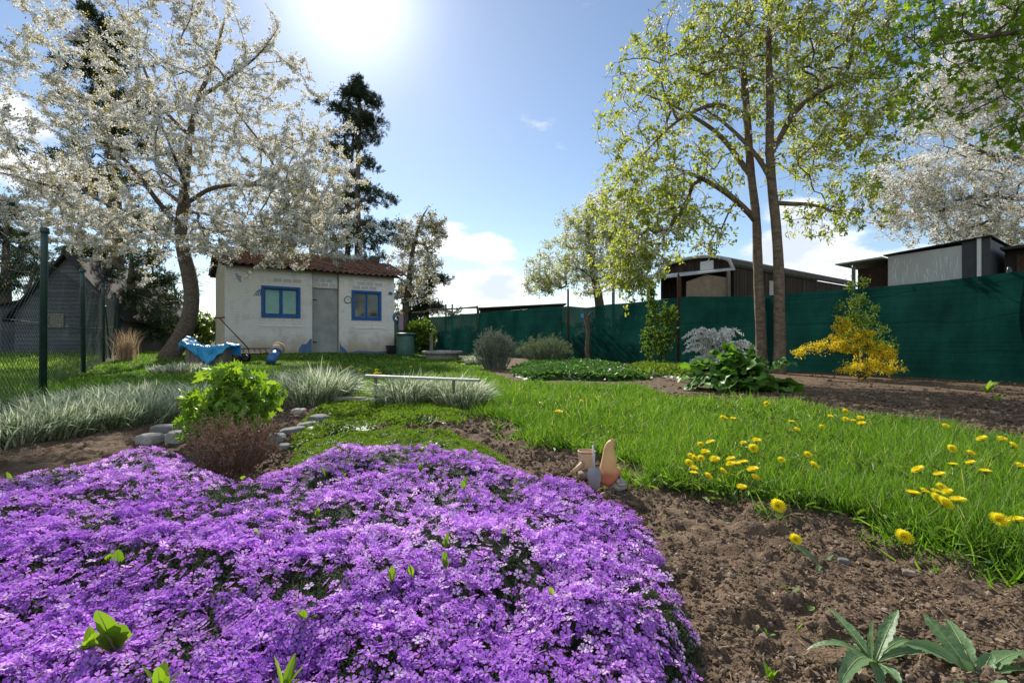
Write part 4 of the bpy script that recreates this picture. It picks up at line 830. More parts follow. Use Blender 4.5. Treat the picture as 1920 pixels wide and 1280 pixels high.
# ------------------------------------------------------------------ the white shed
def shed():
    ang = math.atan2(.587, .81)*1.0; ux, uy = math.cos(ang), math.sin(ang)
    d0 = 14.5; c0 = np.array([(423-CX)/F*d0, d0]); zb = .1
    root = thing('garden_shed', (c0[0], c0[1], zb), 'small white painted brick shed with blue windows and red tiled roof', 'shed', rz=ang)
    def loc(px, py):
        k = (px-CX)/F; s = (k*c0[1]-c0[0])/(ux-k*uy); dep = c0[1]+uy*s; return s, H-(py-HY)/F*dep-zb
    def zz(px, py): return loc(px, py)[1]
    Lf = loc(739, 560)[0]; W = 3.3; Hw = 2.78; T = .24
    w1 = (loc(491, 540)[0], loc(562, 540)[0], zz(527, 594), zz(527, 538)); w2 = (loc(660, 550)[0], loc(714, 550)[0], zz(687, 599), zz(687, 546))
    dr = (loc(585.5, 600)[0], loc(636, 600)[0], zz(610, 662), Hw)
    print('shed', Lf, w1, w2, dr)
    xs = sorted([0, Lf, w1[0], w1[1], w2[0], w2[1], dr[0], dr[1]]); zs = sorted([-.25, Hw, w1[2], w1[3], w2[2], w2[3], dr[2]])
    mb = MB()
    for a, b in zip(xs[:-1], xs[1:]):
        for c, e in zip(zs[:-1], zs[1:]):
            mx_, mz_ = (a+b)/2, (c+e)/2
            if any(w[0] < mx_ < w[1] and w[2] < mz_ < w[3] for w in (w1, w2, dr)): continue
            mb.box(a, b, 0, T, c, e)
    mb.obj('front_wall', M['wall'], root)
    mb = MB(); mb.box(0, T, T, W, -.25, Hw); mb.box(Lf-T, Lf, T, W, -.25, Hw); mb.box(T, Lf-T, W-T, W, -.25, Hw)
    for x0 in (0, Lf-T):
        mb.add([(x0, 0, Hw), (x0, W, Hw), (x0, W/2, Hw+.62), (x0+T, 0, Hw), (x0+T, W, Hw), (x0+T, W/2, Hw+.62)], [(0,2,1), (3,4,5), (0,3,5,2), (1,2,5,4)])
    mb.obj('side_walls', M['sidewall'], root)
    # windows
    for (a, b, c, e), gm, st_ in ((w1, 'curtain', .045), (w2, 'pane', .042)):
        f = .06; mb = MB(); y0, y1 = -.03, .13
        mb.box(a-.02, b+.02, y0, y1, c-.03, c+f); mb.box(a-.02, b+.02, y0, y1, e-f, e+.02); mb.box(a-.02, a+f, y0+.002, y1, c+f, e-f); mb.box(b-f, b+.02, y0+.002, y1, c+f, e-f)
        fr = mb.obj('window', M['bluepaint'], root, bevel=.006); m_ = (a+b)/2
        for s0, s1 in ((a+f, m_-.004), (m_+.004, b-f)):
            mb = MB(); mb.box(s0, s1, .02, .07, c+f, c+f+st_); mb.box(s0, s1, .02, .07, e-f-st_, e-f); mb.box(s0, s0+st_, .022, .07, c+f+st_, e-f-st_); mb.box(s1-st_, s1, .022, .07, c+f+st_, e-f-st_)
            sa = mb.obj('sash', M['bluepaint'], fr, bevel=.004); mb = MB(); mb.box(s0+st_, s1-st_, .045, .055, c+f+st_, e-f-st_); mb.obj('pane', M[gm], fr)
            if gm == 'pane':
                mb = MB(); q = .014; i0, i1, k0, k1 = s0+st_, s1-st_, c+f+st_, e-f-st_
                mb.box(i0, i1, .036, .044, k0, k0+q); mb.box(i0, i1, .036, .044, k1-q, k1); mb.box(i0, i0+q, .037, .044, k0+q, k1-q); mb.box(i1-q, i1, .037, .044, k0+q, k1-q); mb.obj('putty_strip', M['stone_light'], fr)
        mb = MB(); mb.box(a+.02, b+.12, -.02, .0, c-.32, c-.29); mb.obj('sill_brick', M['wall'], root)
    # door
    dt = zz(610, 541); mb = MB(); mb.box(dr[0]+.03, dr[1]-.03, .10, .14, dr[2]+.02, dt); door = mb.obj('door', M['doorgrey'], root, bevel=.005)
    mb = MB(); mb.box(dr[0], dr[0]+.03, .06, .2, dr[2], dr[3]); mb.box(dr[1]-.03, dr[1], .06, .2, dr[2], dr[3]); mb.box(dr[0]+.03, dr[1]-.03, .065, .2, dt, dt+.03); mb.obj('door_frame', M['concrete'], root)
    mb = MB(); mb.box(dr[1]-.15, dr[1]-.11, .085, .1, dr[2]+.95, dr[2]+1.15); mb.tube([(dr[1]-.13, .09, dr[2]+1.08), (dr[1]-.13, .04, dr[2]+1.08), (dr[1]-.24, .04, dr[2]+1.08)], .011, 8); mb.obj('handle', M['metal_grey'], door)
    for hz in (.35, 1.75): mb = MB(); mb.box(dr[0]+.035, dr[0]+.16, .088, .099, dr[2]+hz, dr[2]+hz+.045); mb.obj('hinge', M['rust'], door)
    mb = MB(); mb.box(dr[0]+.03, dr[1]-.03, .11, .15, dt+.03, Hw); mb.obj('lintel_panel', M['wall'], root)
    # pierced vent bricks
    def vents(x0, x1, z0, y, name='vent_brick'):
        mb = MB(); n = 3; w = (x1-x0-.06)/n
        for k in range(n):
            a = x0+k*(w+.03); mb.box(a, a+w, y, y+.012, z0, z0+.11, mi=0)
            m2 = max(3, int(w/.032))
            for u_ in range(m2):
                for v_ in range(3):
                    cx_, cz_ = a+.012+(w-.024)*(u_+.5)/m2, z0+.02+.035*v_; mb.box(cx_-.008, cx_+.008, y-.002, y, cz_, cz_+.02, mi=1)
        mb.obj(name, [M['white'], M['darkgrey']], root)
    vents(dr[0]+.06, dr[1]-.08, dt+.07, .096); vents(dr[0]+.06, dr[1]-.2, dt+.21, .096)
    a = loc(661, 540)[0]; vents(a, a+.85, w2[3]+.05, -.014); vents(a+.16, a+1.06, w2[3]+.19, -.014)
    a = loc(505, 530)[0]; vents(a+.1, a+.95, w1[3]+.15, -.014)
    # clock
    cx_, cz_ = loc(652, 562); mb = MB(); k = 28; ring = []
    c = MB(); c.tube([(cx_+.115*math.cos(t), -.025, cz_+.115*math.sin(t)) for t in np.linspace(0, 2*math.pi, 29)], .013, 6, cap=False)
    # hung on the wall: the clock is a thing of its own
    rt = thing('wall_clock', (0, 0, 0), 'round wall clock with a green rim between the door and right window', 'clock'); rt.location = root.location; rt.rotation_euler = root.rotation_euler
    c.obj('rim', M['clockgreen'], rt, smooth=True); mb.add([(cx_+.105*math.cos(t), -.018, cz_+.105*math.sin(t)) for t in np.linspace(0, 2*math.pi, k+1)[:-1]], [tuple(range(k))]); mb.box(cx_-.07, cx_+.07, -.016, -.002, cz_-.07, cz_+.07); mb.obj('dial', M['white'], rt)
    mb = MB(); mb.tube([(cx_, -.021, cz_), (cx_+.055, -.021, cz_-.03)], .005, 4); mb.tube([(cx_, -.021, cz_), (cx_-.02, -.021, cz_+.075)], .004, 4); mb.obj('hands', M['darkgrey'], rt)
    # blue wall marks: painted oval, corner plate, bird plate, striped painted tile
    def plate(px, py, rx, rz, shape, m_, nm, lab, cat):
        a, b = loc(px, py); o = thing(nm, (0, 0, 0), lab, cat); o.location = root.location; o.rotation_euler = root.rotation_euler
        mb = MB(); V = [(a+rx*u_, y, b+rz*v_) for y in (-.028, -.004) for u_, v_ in shape]; n = len(shape)
        mb.add(V, [tuple(range(n)), tuple(range(n, 2*n))[::-1]]+[(i, (i+1) % n, n+(i+1) % n, n+i) for i in range(n)]); mb.obj('plaque', m_, o); return o, a, b
    ov = [(math.copysign(abs(math.cos(t))**.6, math.cos(t)), math.copysign(abs(math.sin(t))**.6, math.sin(t))) for t in np.linspace(0, 2*math.pi, 17)[:-1]]
    plate(732, 550, .075, .055, ov, M['bluepipe'], 'wall_plaque', 'small blue oval plaque near the shed right corner', 'plaque')
    plate(738.2, 595, .05, .14, [(-1, 0), (-.6, .6), (0, 1), (1, .9), (1, -.9), (0, -1), (-.6, -.6)], M['bluepipe'], 'wall_plaque', 'blue rounded plaque at the very corner edge of the shed', 'plaque')
    bird = [(-1, .9), (-.4, 1), (.1, .6), (.7, .55), (.9, .1), (.6, -.2), (1, -1), (.2, -.6), (-.1, -.1), (-.6, .1)]
    plate(447, 521, .085, .14, bird, mat('bird_blue', (.2, .32, .4), (.35, .48, .55), .5, noise=9), 'wall_plaque', 'pale blue bird shaped plaque high on the shed left side', 'plaque')
    a, b = loc(484, 550); mb = MB()
    for k in range(6): mb.add([(a-.13+.055*k, -.006, b-.08-.0*k), (a-.105+.055*k, -.006, b-.08), (a-.0+.035*k, -.006, b+.1+.022*k), (a-.02+.035*k, -.006, b+.1+.022*k)], [(0,1,2,3)])
    for f_ in (): pass
    mb.obj('painted_stripes', M['bluepaint'], root)
    # flaking blue plinth paint either side of the door
    for pts, nm in (([(560,655),(566,645),(574,645),(581,636),(584.5,634),(584.5,661),(560,661)], 0), ([(637,640),(640,648),(646,653),(653,662),(637,664)], 0), ([(653,661),(672,657),(700,659),(728,658),(728,668),(653,668)], 0)):
        V = [(loc(x_, y_)[0], -.004, loc(x_, y_)[1]) for x_, y_ in pts]; mb = MB(); mb.add(V, [tuple(range(len(V)))]); mb.obj('plinth_paint', mat('plinth_blue', (.05, .13, .3), (.16, .24, .36), .8, noise=14, bump=.004), root)
    mb = MB(); mb.box(dr[0]-.1, dr[1]+.1, -.25, .08, -.3, dr[2]); mb.obj('doorstep', M['concrete'], root, bevel=.01)
    # roof of clay tiles
    ov_, rise = .22, .62; pitch = math.atan2(rise, W/2); ln = (W/2+ov_)/math.cos(pitch); pl = Pile()
    tv = []; 
    for q in (0, 1):
        for k in range(5): 
            a = k/4; tv.append((a-.5, q, .16*math.sin(a*math.pi*2+.6)+(.0 if q else .22)))
    tl = (tv+[(v[0], 0, v[2]-.14) for v in tv[:5]], [(k, k+1, k+6, k+5) for k in range(4)]+[(k+10, k+11, k+1, k) for k in range(4)])
    rows, cols = 7, int((Lf+.5)/.2)
    for side in (0, 1):
        pos, D, Nn = [], [], []
        for i_ in range(rows):
            for j_ in range(cols):
                s = i_*ln/rows; x_ = -.2+(j_+.5)*.205+rng.normal(0, .004); yy_ = -ov_+s*math.cos(pitch); z_ = Hw+.06-ov_*math.tan(pitch)+s*math.sin(pitch)+rng.normal(0, .006)+.02*math.sin(x_*1.3)
                if side: yy_ = W-yy_
                pos.append((x_, yy_, z_)); D.append((rng.normal(0, .015), math.cos(pitch)*(-1 if side else 1), math.sin(pitch))); Nn.append((0, -math.sin(pitch)*(-1 if side else 1), math.cos(pitch)))
        pl.add(tl, np.array(pos), np.array(D), np.array(Nn), .212, ln/rows*1.15, .2)
    roof = pl.obj('roof', [M['tile']], root, smooth=True)
    mb = MB(); rr = .1
    for k in range(int((Lf+.4)/.36)):
        x_ = -.18+k*.36; mb.tube([(x_, W/2, Hw+.62+.06), (x_+.38, W/2, Hw+.62+.085)], [rr, rr*1.1], 9, rnd=float(rng.random()))
    mb.obj('ridge_tiles', M['tile'], roof, smooth=True)
    mb = MB(); e = .05; zl = Hw-ov_*math.tan(pitch)
    mb.add([(-.16, -ov_+.03, zl+.0), (Lf+.16, -ov_+.03, zl+.0), (Lf+.16, W/2, Hw+.62+.02), (-.16, W/2, Hw+.62+.02), (-.16, -ov_+.03, zl+.035), (Lf+.16, -ov_+.03, zl+.035), (Lf+.16, W/2, Hw+.66), (-.16, W/2, Hw+.66)], [(0,1,2,3)[::-1], (4,5,6,7), (0,4,5,1)[::-1], (0,3,7,4)[::-1], (1,5,6,2)[::-1]])
    mb.add([(-.16, W+ov_-.03, zl+.0), (Lf+.16, W+ov_-.03, zl+.0), (Lf+.16, W/2+.003, Hw+.64), (-.16, W/2+.003, Hw+.64)], [(0,1,2,3)])
    mb.obj('roof_boards', M['darkwood'], roof)
    mb = MB(); mb.box(Lf-.32, Lf-.02, W/2-.25, W/2+.05, Hw+.5, Hw+.92, rot=None); mb.obj('chimney_stub', M['moss_roof'], roof, bevel=.03)
    for r_, f_ in ((roof, 0),): pass
    # side post and laundry-line pole at the right corner
    return root, c0, (ux, uy), loc
shed_root, SC0, SU, shed_loc = shed()

def lathe_thing(name, lab, cat, base, parts):
    root = thing(name, base, lab, cat)
    for nm, prof, m_, k in parts: mb = MB(); mb.lathe(prof, k); mb.obj(nm, m_, root, smooth=True)
    return root
b = GD(760, 17.2, -.02)
lathe_thing('compost_bin', 'green plastic compost barrel with wide flat lid beside the shed', 'barrel', b, [('body', [(.31,0),(.325,.02),(.32,.3),(.30,.55),(.275,.74),(.26,.76)], M['barrel'], 24), ('lid', [(.30,.74),(.385,.762),(.39,.775),(.36,.80),(.1,.825),(.001,.83)], M['barrel'], 24)])
s, z_ = shed_loc(730, 655); ux, uy = SU; pb = np.array([SC0[0]+ux*s+uy*.3, SC0[1]+uy*s-ux*.3])
root = thing('planter_box', (pb[0], pb[1], float(base_h(*pb))-.02), 'black square plastic tub at the foot of the shed corner', 'tub', rz=math.atan2(uy, ux))
mb = MB()
for (w0, z0), (w1_, z1) in (((.14, 0), (.18, .33)),):
    V = [(sx*w0, sy*w0, z0) for sx, sy in ((-1,-1),(1,-1),(1,1),(-1,1))]+[(sx*w1_, sy*w1_, z1) for sx, sy in ((-1,-1),(1,-1),(1,1),(-1,1))]+[(sx*(w1_-.02), sy*(w1_-.02), z1) for sx, sy in ((-1,-1),(1,-1),(1,1),(-1,1))]+[(sx*(w0), sy*(w0), .2) for sx, sy in ((-1,-1),(1,-1),(1,1),(-1,1))]
    mb.add(V, [(i, (i+1) % 4, 4+(i+1) % 4, 4+i) for i in range(4)]+[(4+i, 4+(i+1) % 4, 8+(i+1) % 4, 8+i) for i in range(4)]+[(8+i, 8+(i+1) % 4, 12+(i+1) % 4, 12+i) for i in range(4)]+[(12, 13, 14, 15), (3, 2, 1, 0)])
mb.obj('body', M['black'], root); mb = MB()
for a0, a1, b0, b1 in ((-.2,.2,-.2,-.17),(-.2,.2,.17,.2),(-.2,-.17,-.17,.17),(.17,.2,-.17,.17)): mb.box(a0, a1, b0, b1, .315, .34)
mb.obj('rim', M['black'], root)
# blue pipe leaning at the shed foot
pa, pb_ = G(507, 683)+np.array([0, 0, .06]), None; d = pa[1]; e = P(522, 652, d+.45)
root = thing('drain_pipe', pa, 'short blue pipe with a clay socket leaning near the shed wall', 'pipe'); mb = MB(); v = nrm(e-pa); L = np.linalg.norm(e-pa)
mb.tube([(0,0,0), v*L*.72], .105, 14); mb.tube([v*L*.70, v*L*.74], .118, 14); mb.obj('pipe', M['bluepipe'], root, smooth=True)
mb = MB(); mb.tube([v*L*.72, v*L*.98], [.12, .135], 14); mb.tube([v*L*.97, v*L*1.04], .15, 14); mb.obj('clay_socket', M['clay'], root, smooth=True)

# blue tarp over a wooden box
def tarp_box():
    c = G(393, 686); d = c[1]; s = d/F
    root = thing('tarp_covered_box', c, 'bright blue tarpaulin thrown over a small weathered plank box', 'box', rz=.12)
    mb = MB(); w, h_, dp = 32*s, 34*s, .45
    for k in range(8):
        a = -w+2*w*k/8; mb.box(a, a+2*w/8-.008, -dp/2, -dp/2+.02, -.05, h_, rnd=float(rng.random())); mb.box(a, a+2*w/8-.008, dp/2-.02, dp/2, -.05, h_, rnd=float(rng.random()))
    for k in range(4):
        a = -dp/2+.02+(dp-.04)*k/4
        for x_ in (-w, w-.02): mb.box(x_, x_+.02, a, a+(dp-.04)/4-.006, -.05, h_)
    mb.box(-w, w-.008, -dp/2+.02, dp/2-.02, h_-.02, h_); mb.obj('plank_box', M['oldwood'], root)
    n, m_ = 66, 40; V = []
    for j in range(m_):
        for i in range(n):
            u, v = i/(n-1)*2-1, j/(m_-1)*2-1
            x_ = u*46*s; y_ = max(-.55, min(.55, v))/.55*(dp*.5+.025)
            wr = .075*fbm(np.array(u*4.), np.array(v*4.), 3, 55)+.05*abs(float(fbm(np.array(u*9.+v*3), np.array(v*8.-u*2), 3, 56))-.43)*2; x_ += .03*(float(fbm(np.array(u*5.), np.array(v*6.), 3, 57))-.43)*2; y_ += .03*(float(fbm(np.array(u*6.), np.array(v*5.), 3, 58))-.43)*2
            z_ = h_+.012+wr
            if u < -.55: t = (-u-.55)/.45; x_ += .06*t*t; z_ += .24*t**.7*(1-.75*abs(v-.1))-.10*max(0, t-.7)*3*(1-v)*.5
            if u > .7: z_ += .05*math.sin((u-.7)*9)-.10*(u-.7)*(v+1)
            if -.3 < u < .4: z_ -= .03*(1-abs(u-.05)/.35)
            if v < -.55:
                t = (-v-.55)/.45; fall = max(.05, .36*(1-abs(u-.22)*1.15))*(1+.5*(float(fbm(np.array(u*8.), np.array(1.), 2, 59))-.37)); z_ -= t*fall; y_ -= .02+.03*t*(1+math.sin(u*11))
            if v > .55: t = (v-.55)/.45; z_ -= t*.22; y_ += .03*t
            V.append((x_, y_, z_))
    Fc = [(j*n+i, j*n+i+1, (j+1)*n+i+1, (j+1)*n+i) for j in range(m_-1) for i in range(n-1)]
    o = build('tarpaulin', V, Fc, M['tarp'], root, smooth=True); sm = o.modifiers.new('thick', 'SOLIDIFY'); sm.thickness = .006
tarp_box()
def cart():
    c = G(450, 684); d = c[1]+.5; s = d/F; c = GD(446, d)
    root = thing('garden_cart', c, 'rusty four wheeled hand cart with a long pull handle beside the tarp', 'cart', rz=.1)
    for k, (x_, y_) in enumerate(((-.34, -.18), (.05, -.18), (-.34, .25), (.05, .25))):
        mb = MB(); mb.tube([(x_+.1*math.cos(t), y_, .12+.1*math.sin(t)) for t in np.linspace(0, 2*math.pi, 21)], .026, 8, cap=False); w = mb.obj('wheel', M['rubber'], root, smooth=True)
        mb = MB(); mb.tube([(x_, y_-.02, .12), (x_, y_+.02, .12)], .062, 14); mb.obj('hub', M['metal_grey'] if k != 1 else M['rust'], w, smooth=True)
    mb = MB(); 
    for x_ in (-.34, .05): mb.tube([(x_, -.19, .12), (x_, .27, .12)], .012, 6)
    for y_ in (-.12, .2): mb.tube([(-.42, y_, .2), (.6, y_, .2)], .014, 6); mb.tube([(-.45, y_, .32), (.65, y_, .32)], .012, 6)
    for x_ in (-.42, -.2, .05, .3, .55):
        for y_ in (-.12, .2): mb.tube([(x_, y_, .2), (x_-.03, y_, .32)], .01, 5)
        mb.tube([(x_, -.12, .2), (x_, .2, .2)], .01, 5)
    mb.obj('frame', M['rust'], root, smooth=True)
    mb = MB(); mb.box(-.4, .55, -.1, .18, .21, .225); mb.obj('bed', M['darkwood'], root)
    mb = MB(); mb.tube([(.25, .0, .3), (-.38, -.05, 1.02)], .014, 8); mb.tube([(-.5, -.05, 1.01), (-.26, -.05, 1.03)], .016, 8); mb.obj('handle', M['rust'], root, smooth=True)
cart()

# ------------------------------------------------------------------ neighbouring buildings
def boards(mb, p0, ux_, L, z0, ztop, n, th=.03, gap=.006):
    """vertical boards along a line; ztop(s) gives the height"""
    for k in range(n):
        a, b = L*k/n, L*(k+1)/n-gap; o_ = rng.uniform(0, .006)
        q = lambda s, t: (p0[0]+ux_[0]*s-ux_[1]*t, p0[1]+ux_[1]*s+ux_[0]*t)
        V = [(*q(a, o_), z0), (*q(b, o_), z0), (*q(b, o_), ztop(b)), (*q(a, o_), ztop(a)), (*q(a, th), z0), (*q(b, th), z0), (*q(b, th), ztop(b)), (*q(a, th), ztop(a))]
        mb.add(V, [(0,1,2,3), (7,6,5,4), (0,4,5,1), (3,2,6,7), (0,3,7,4), (1,5,6,2)], rnd=float(rng.random()))
def aframe():
    d = 15.5; a = np.array([(28-CX)/F*d, d]); b = np.array([(226-CX)/F*(d+.6), d+.6]); L = np.linalg.norm(b-a); u = (b-a)/L; ap = H-(478-HY)/F*d; ev = H-(588-HY)/F*d
    sap = L*.49; top = lambda s: ev+(ap-ev)*(1-abs(s-sap)/(sap if s < sap else L-sap))
    root = thing('wooden_hut', (*a, 0), 'dark grey weathered board hut with a pointed gable beyond the fence', 'hut')
    mb = MB(); h0 = -.1
    # horizontal shiplap on the gable
    nb = 26; 
    for k in range(nb):
        z0 = h0+(ap-h0)*k/nb; z1 = h0+(ap-h0)*(k+1)/nb-.005; 
        def span(z):
            if z < ev: return 0, L
            t = (z-ev)/(ap-ev); return sap*t, L-(L-sap)*t
        a0, b0 = span(z0); a1, b1 = span(min(z1, ap-.01)); q = lambda s, t: (a[0]+u[0]*s-u[1]*t, a[1]+u[1]*s+u[0]*t)
        o_ = .0; V = [(*q(a0, -.02), z0), (*q(b0, -.02), z0), (*q(b1, .0), z1), (*q(a1, .0), z1), (*q(a0, .03), z0), (*q(b0, .03), z0), (*q(b1, .03), z1), (*q(a1, .03), z1)]
        mb.add(V, [(0,1,2,3), (7,6,5,4), (0,4,5,1), (3,2,6,7), (0,3,7,4), (1,5,6,2)], rnd=float(rng.random()))
    w = [mb.obj('gable_wall', M['greywood'])]
    q = lambda s, t, z: (a[0]+u[0]*s-u[1]*t, a[1]+u[1]*s+u[0]*t, z); D_ = 5.0
    mb = MB(); mb.add([q(0,.03,h0), q(0,D_,h0), q(0,D_,ev), q(0,.03,ev), q(L,.03,h0), q(L,D_,h0), q(L,D_,ev), q(L,.03,ev), q(sap,D_,ap)], [(0,1,2,3), (4,7,6,5), (1,5,6,8,2)]); w.append(mb.obj('side_walls', M['greywood']))
    mb = MB(); ov = .22
    for s0, sg in ((0, -1), (L, 1)):
        dx, dz = (s0-sap), (ev-ap); k = 1+ov/abs(dx); e = (sap+dx*k, ap+dz*k)
        V = [q(sap, -.2, ap+.03), q(e[0], -.2, e[1]+.03), q(e[0], D_+.2, e[1]+.03), q(sap, D_+.2, ap+.03), q(sap, -.2, ap+.11), q(e[0], -.2, e[1]+.11), q(e[0], D_+.2, e[1]+.11), q(sap, D_+.2, ap+.11)]
        mb.add(V, [(0,1,2,3), (7,6,5,4), (0,4,5,1), (1,5,6,2), (2,6,7,3)])
    w.append(mb.obj('roof', M['roofing']))
    x0, x1, z0, z1 = L*.31, L*.46, H-(613-HY)/F*d, H-(587-HY)/F*d; mb = MB(); t = .03
    for aa, bb, cc, dd in ((x0,x1,z0,z0+t),(x0,x1,z1-t,z1),(x0,x0+t,z0+t,z1-t),(x1-t,x1,z0+t,z1-t)):
        V = [q(x_, y_, z_) for x_ in (aa, bb) for y_ in (-.05, -.022) for z_ in (cc, dd)]; mb.add(V, [(0,1,3,2),(4,6,7,5),(0,4,5,1),(2,3,7,6),(0,2,6,4),(1,5,7,3)])
    wf = mb.obj('window', M['stone_light']); mb = MB(); V = [q(x0+t,-.03,z0+t), q(x1-t,-.03,z0+t), q(x1-t,-.03,z1-t), q(x0+t,-.03,z1-t)]; mb.add(V, [(0,1,2,3)]); pn = mb.obj('pane', M['pane']); pn.parent = wf
    adopt(root, *w, wf)
aframe()
def lowhut():                                       # long low board shed behind the fence, right of the hut
    d = 17; a = np.array([(178-CX)/F*d, d]); b = a+U*6.0; root = thing('board_shed', (*a, 0), 'long low dark plank shed running back behind the chain link fence', 'shed'); u = U; L = 6.0
    mb = MB(); boards(mb, a+np.array([.0, 0]), u, L, -.1, lambda s: 1.62, 34, -.03); w = mb.obj('plank_wall', M['greywood'])
    mb = MB(); boards(mb, a-Vr*2.6, Vr, 2.58, -.1, lambda s: 1.62+.3*(1-abs(s-1.29)/1.29), 16, .03); w2 = mb.obj('end_wall', M['greywood'])
    q = lambda s, t, z: (a[0]+u[0]*s-Vr[0]*t, a[1]+u[1]*s-Vr[1]*t, z); mb = MB()
    for (t0, z0), (t1, z1) in (((-.2, 1.6), (1.3, 1.97)), ((1.3, 1.97), (2.8, 1.6))):
        V = [q(-.2,t0,z0), q(L+.2,t0,z0), q(L+.2,t1,z1), q(-.2,t1,z1)]; V += [(x_, y_, z_+.05) for x_, y_, z_ in V]; mb.add(V, [(0,1,2,3)[::-1], (4,5,6,7), (0,1,5,4), (0,4,7,3), (1,2,6,5), (2,3,7,6)])
    adopt(root, w, w2, mb.obj('roof', M['roofing']))
lowhut()

def wagon():
    d = 14.0; c = np.array([(1376-CX)/F*d, d]); us = nrm(np.array([.80, .60])); uw = np.array([-.60, .80]); Ls, Ww = 9.4, 2.5
    ze = H-(500-HY)/F*d; zr = ze+.42; z0 = .5
    root = thing('old_railway_wagon', (*c, 0), 'old dark plank wagon body with an arched roof beyond the netting', 'wagon')
    def q(s, t, z): return (c[0]+us[0]*s+uw[0]*t, c[1]+us[1]*s+uw[1]*t, z)
    arch = lambda t: ze+(zr-ze)*math.sqrt(max(0, 1-((t-Ww/2)/(Ww/2))**2))*1.0
    mb = MB(); n = 60
    for k in range(n):
        a, b = Ls*k/n, Ls*(k+1)/n-.012; o_ = rng.uniform(0, .012); V = [q(s, t, z) for s in (a, b) for t in (o_, .04) for z in (z0, ze)]; mb.add(V, [(0,1,3,2),(4,6,7,5),(0,4,5,1),(2,3,7,6),(0,2,6,4),(1,5,7,3)], rnd=float(rng.random()))
    sw = mb.obj('side_wall', M['darkwood'])
    mb = MB(); n = 18
    for k in range(n):
        a, b = Ww*k/n+.02, Ww*(k+1)/n+.01; o_ = rng.uniform(0, .012); V = [q(o_, t, z) for t in (a, b) for z in (z0, arch(t)-.02)]+[q(.05, t, z) for t in (a, b) for z in (z0, arch(t)-.02)]
        mb.add(V, [(0,2,3,1),(4,5,7,6),(0,1,5,4),(2,6,7,3),(1,3,7,5)], rnd=float(rng.random()))
    ew = mb.obj('end_wall', M['darkwood'])
    mb = MB(); n = 20; V = []
    for k in range(n+1):
        t = -.06+(Ww+.12)*k/n; zz = ze+(zr-ze)*math.sqrt(max(0, 1-((t-Ww/2)/(Ww/2+.0601))**2))
        for s in (-.12, Ls+.1):
            for h_ in (0, .05): V.append(q(s, t, zz+h_))
    Fc = []
    for k in range(n): b = k*4; Fc += [(b, b+4, b+6, b+2), (b+1, b+3, b+7, b+5), (b, b+1, b+5, b+4), (b+2, b+6, b+7, b+3)]
    mb.add(V, Fc); rf = mb.obj('arched_roof', M['moss_roof'], smooth=False)
    mb = MB(); L = []
    for k in range(n+1):
        t = -.07+(Ww+.14)*k/n; zz = ze+(zr-ze)*math.sqrt(max(0, 1-((t-Ww/2)/(Ww/2+.0701))**2)); L.append(q(-.14, t, zz+.0))
    L[0] = q(-.14, -.075, ze-.12); mb.tube(L, .05, 8); tr = mb.obj('arch_trim', M['cream_trim'], smooth=True)
    mb = MB(); V = [q(s, t, z) for s in (-.03, -.005) for t in (.62, 1.05) for z in (ze-.05, ze+.27)]; mb.add(V, [(0,1,3,2),(4,6,7,5),(0,4,5,1),(2,3,7,6),(0,2,6,4),(1,5,7,3)]); wn = mb.obj('window_panel', M['white'])
    mb = MB(); V = [q(s, t, z) for s in (2.1, 3.0) for t in (-.03, -.005) for z in (z0, ze-.25)]; mb.add(V, [(0,1,3,2),(4,6,7,5),(0,4,5,1),(2,3,7,6),(0,2,6,4),(1,5,7,3)]); wp = mb.obj('door', M['cream_trim'])
    adopt(root, sw, ew, rf, tr, wn, wp)
    # lean-to porch in front of the wagon end
    r2 = thing('lean_to_porch', (c[0]-2, c[1]+.3, 0), 'sheet roofed lean to porch on posts before the wagon end', 'porch')
    def k4(px, py, d): return P(px, py, d)
    e = [k4(1378,506,13.6), k4(1140,534,15.4), k4(1150,526,17.2), k4(1345,503,15.4)]
    mb = MB(); V = [tuple(p) for p in e]+[tuple(p+np.array([0,0,.05])) for p in e]; mb.add(V, [(0,1,2,3), (7,6,5,4), (0,4,5,1), (1,5,6,2), (2,6,7,3), (3,7,4,0)]); o1 = mb.obj('roof', M['zinc'])
    parts = [o1]
    for px, dd in ((1150,15.3),(1274,14.4),(1366,13.7),(1215,14.9)):
        t = H-((506+(1378-px)*28/238)-HY)/F*dd; mb = MB(); x_ = (px-CX)/F*dd; mb.box(x_-.04, x_+.04, dd-.04, dd+.04, -.1, t); parts.append(mb.obj('post', M['rust'] if px == 1274 else M['oldwood']))
    mb = MB(); a = k4(1287, 560, 14.35); b = k4(1365, 560, 13.75); t0 = k4(1287, 522, 14.35)[2]; t1 = k4(1365, 519, 13.75)[2]; V = [(a[0],a[1],.3),(b[0],b[1],.3),(b[0],b[1],t1-.03),((a[0]+b[0])/2,(a[1]+b[1])/2,t0+.08),(a[0],a[1],t0-.1)]; V += [(x_, y_+.03, z_) for x_, y_, z_ in V]
    mb.add(V, [(0,1,2,3,4), (9,8,7,6,5), (0,5,6,1), (1,6,7,2), (2,7,8,3), (3,8,9,4), (4,9,5,0)]); parts.append(mb.obj('board_panel', M['tanboard']))
    adopt(r2, *parts)
wagon()
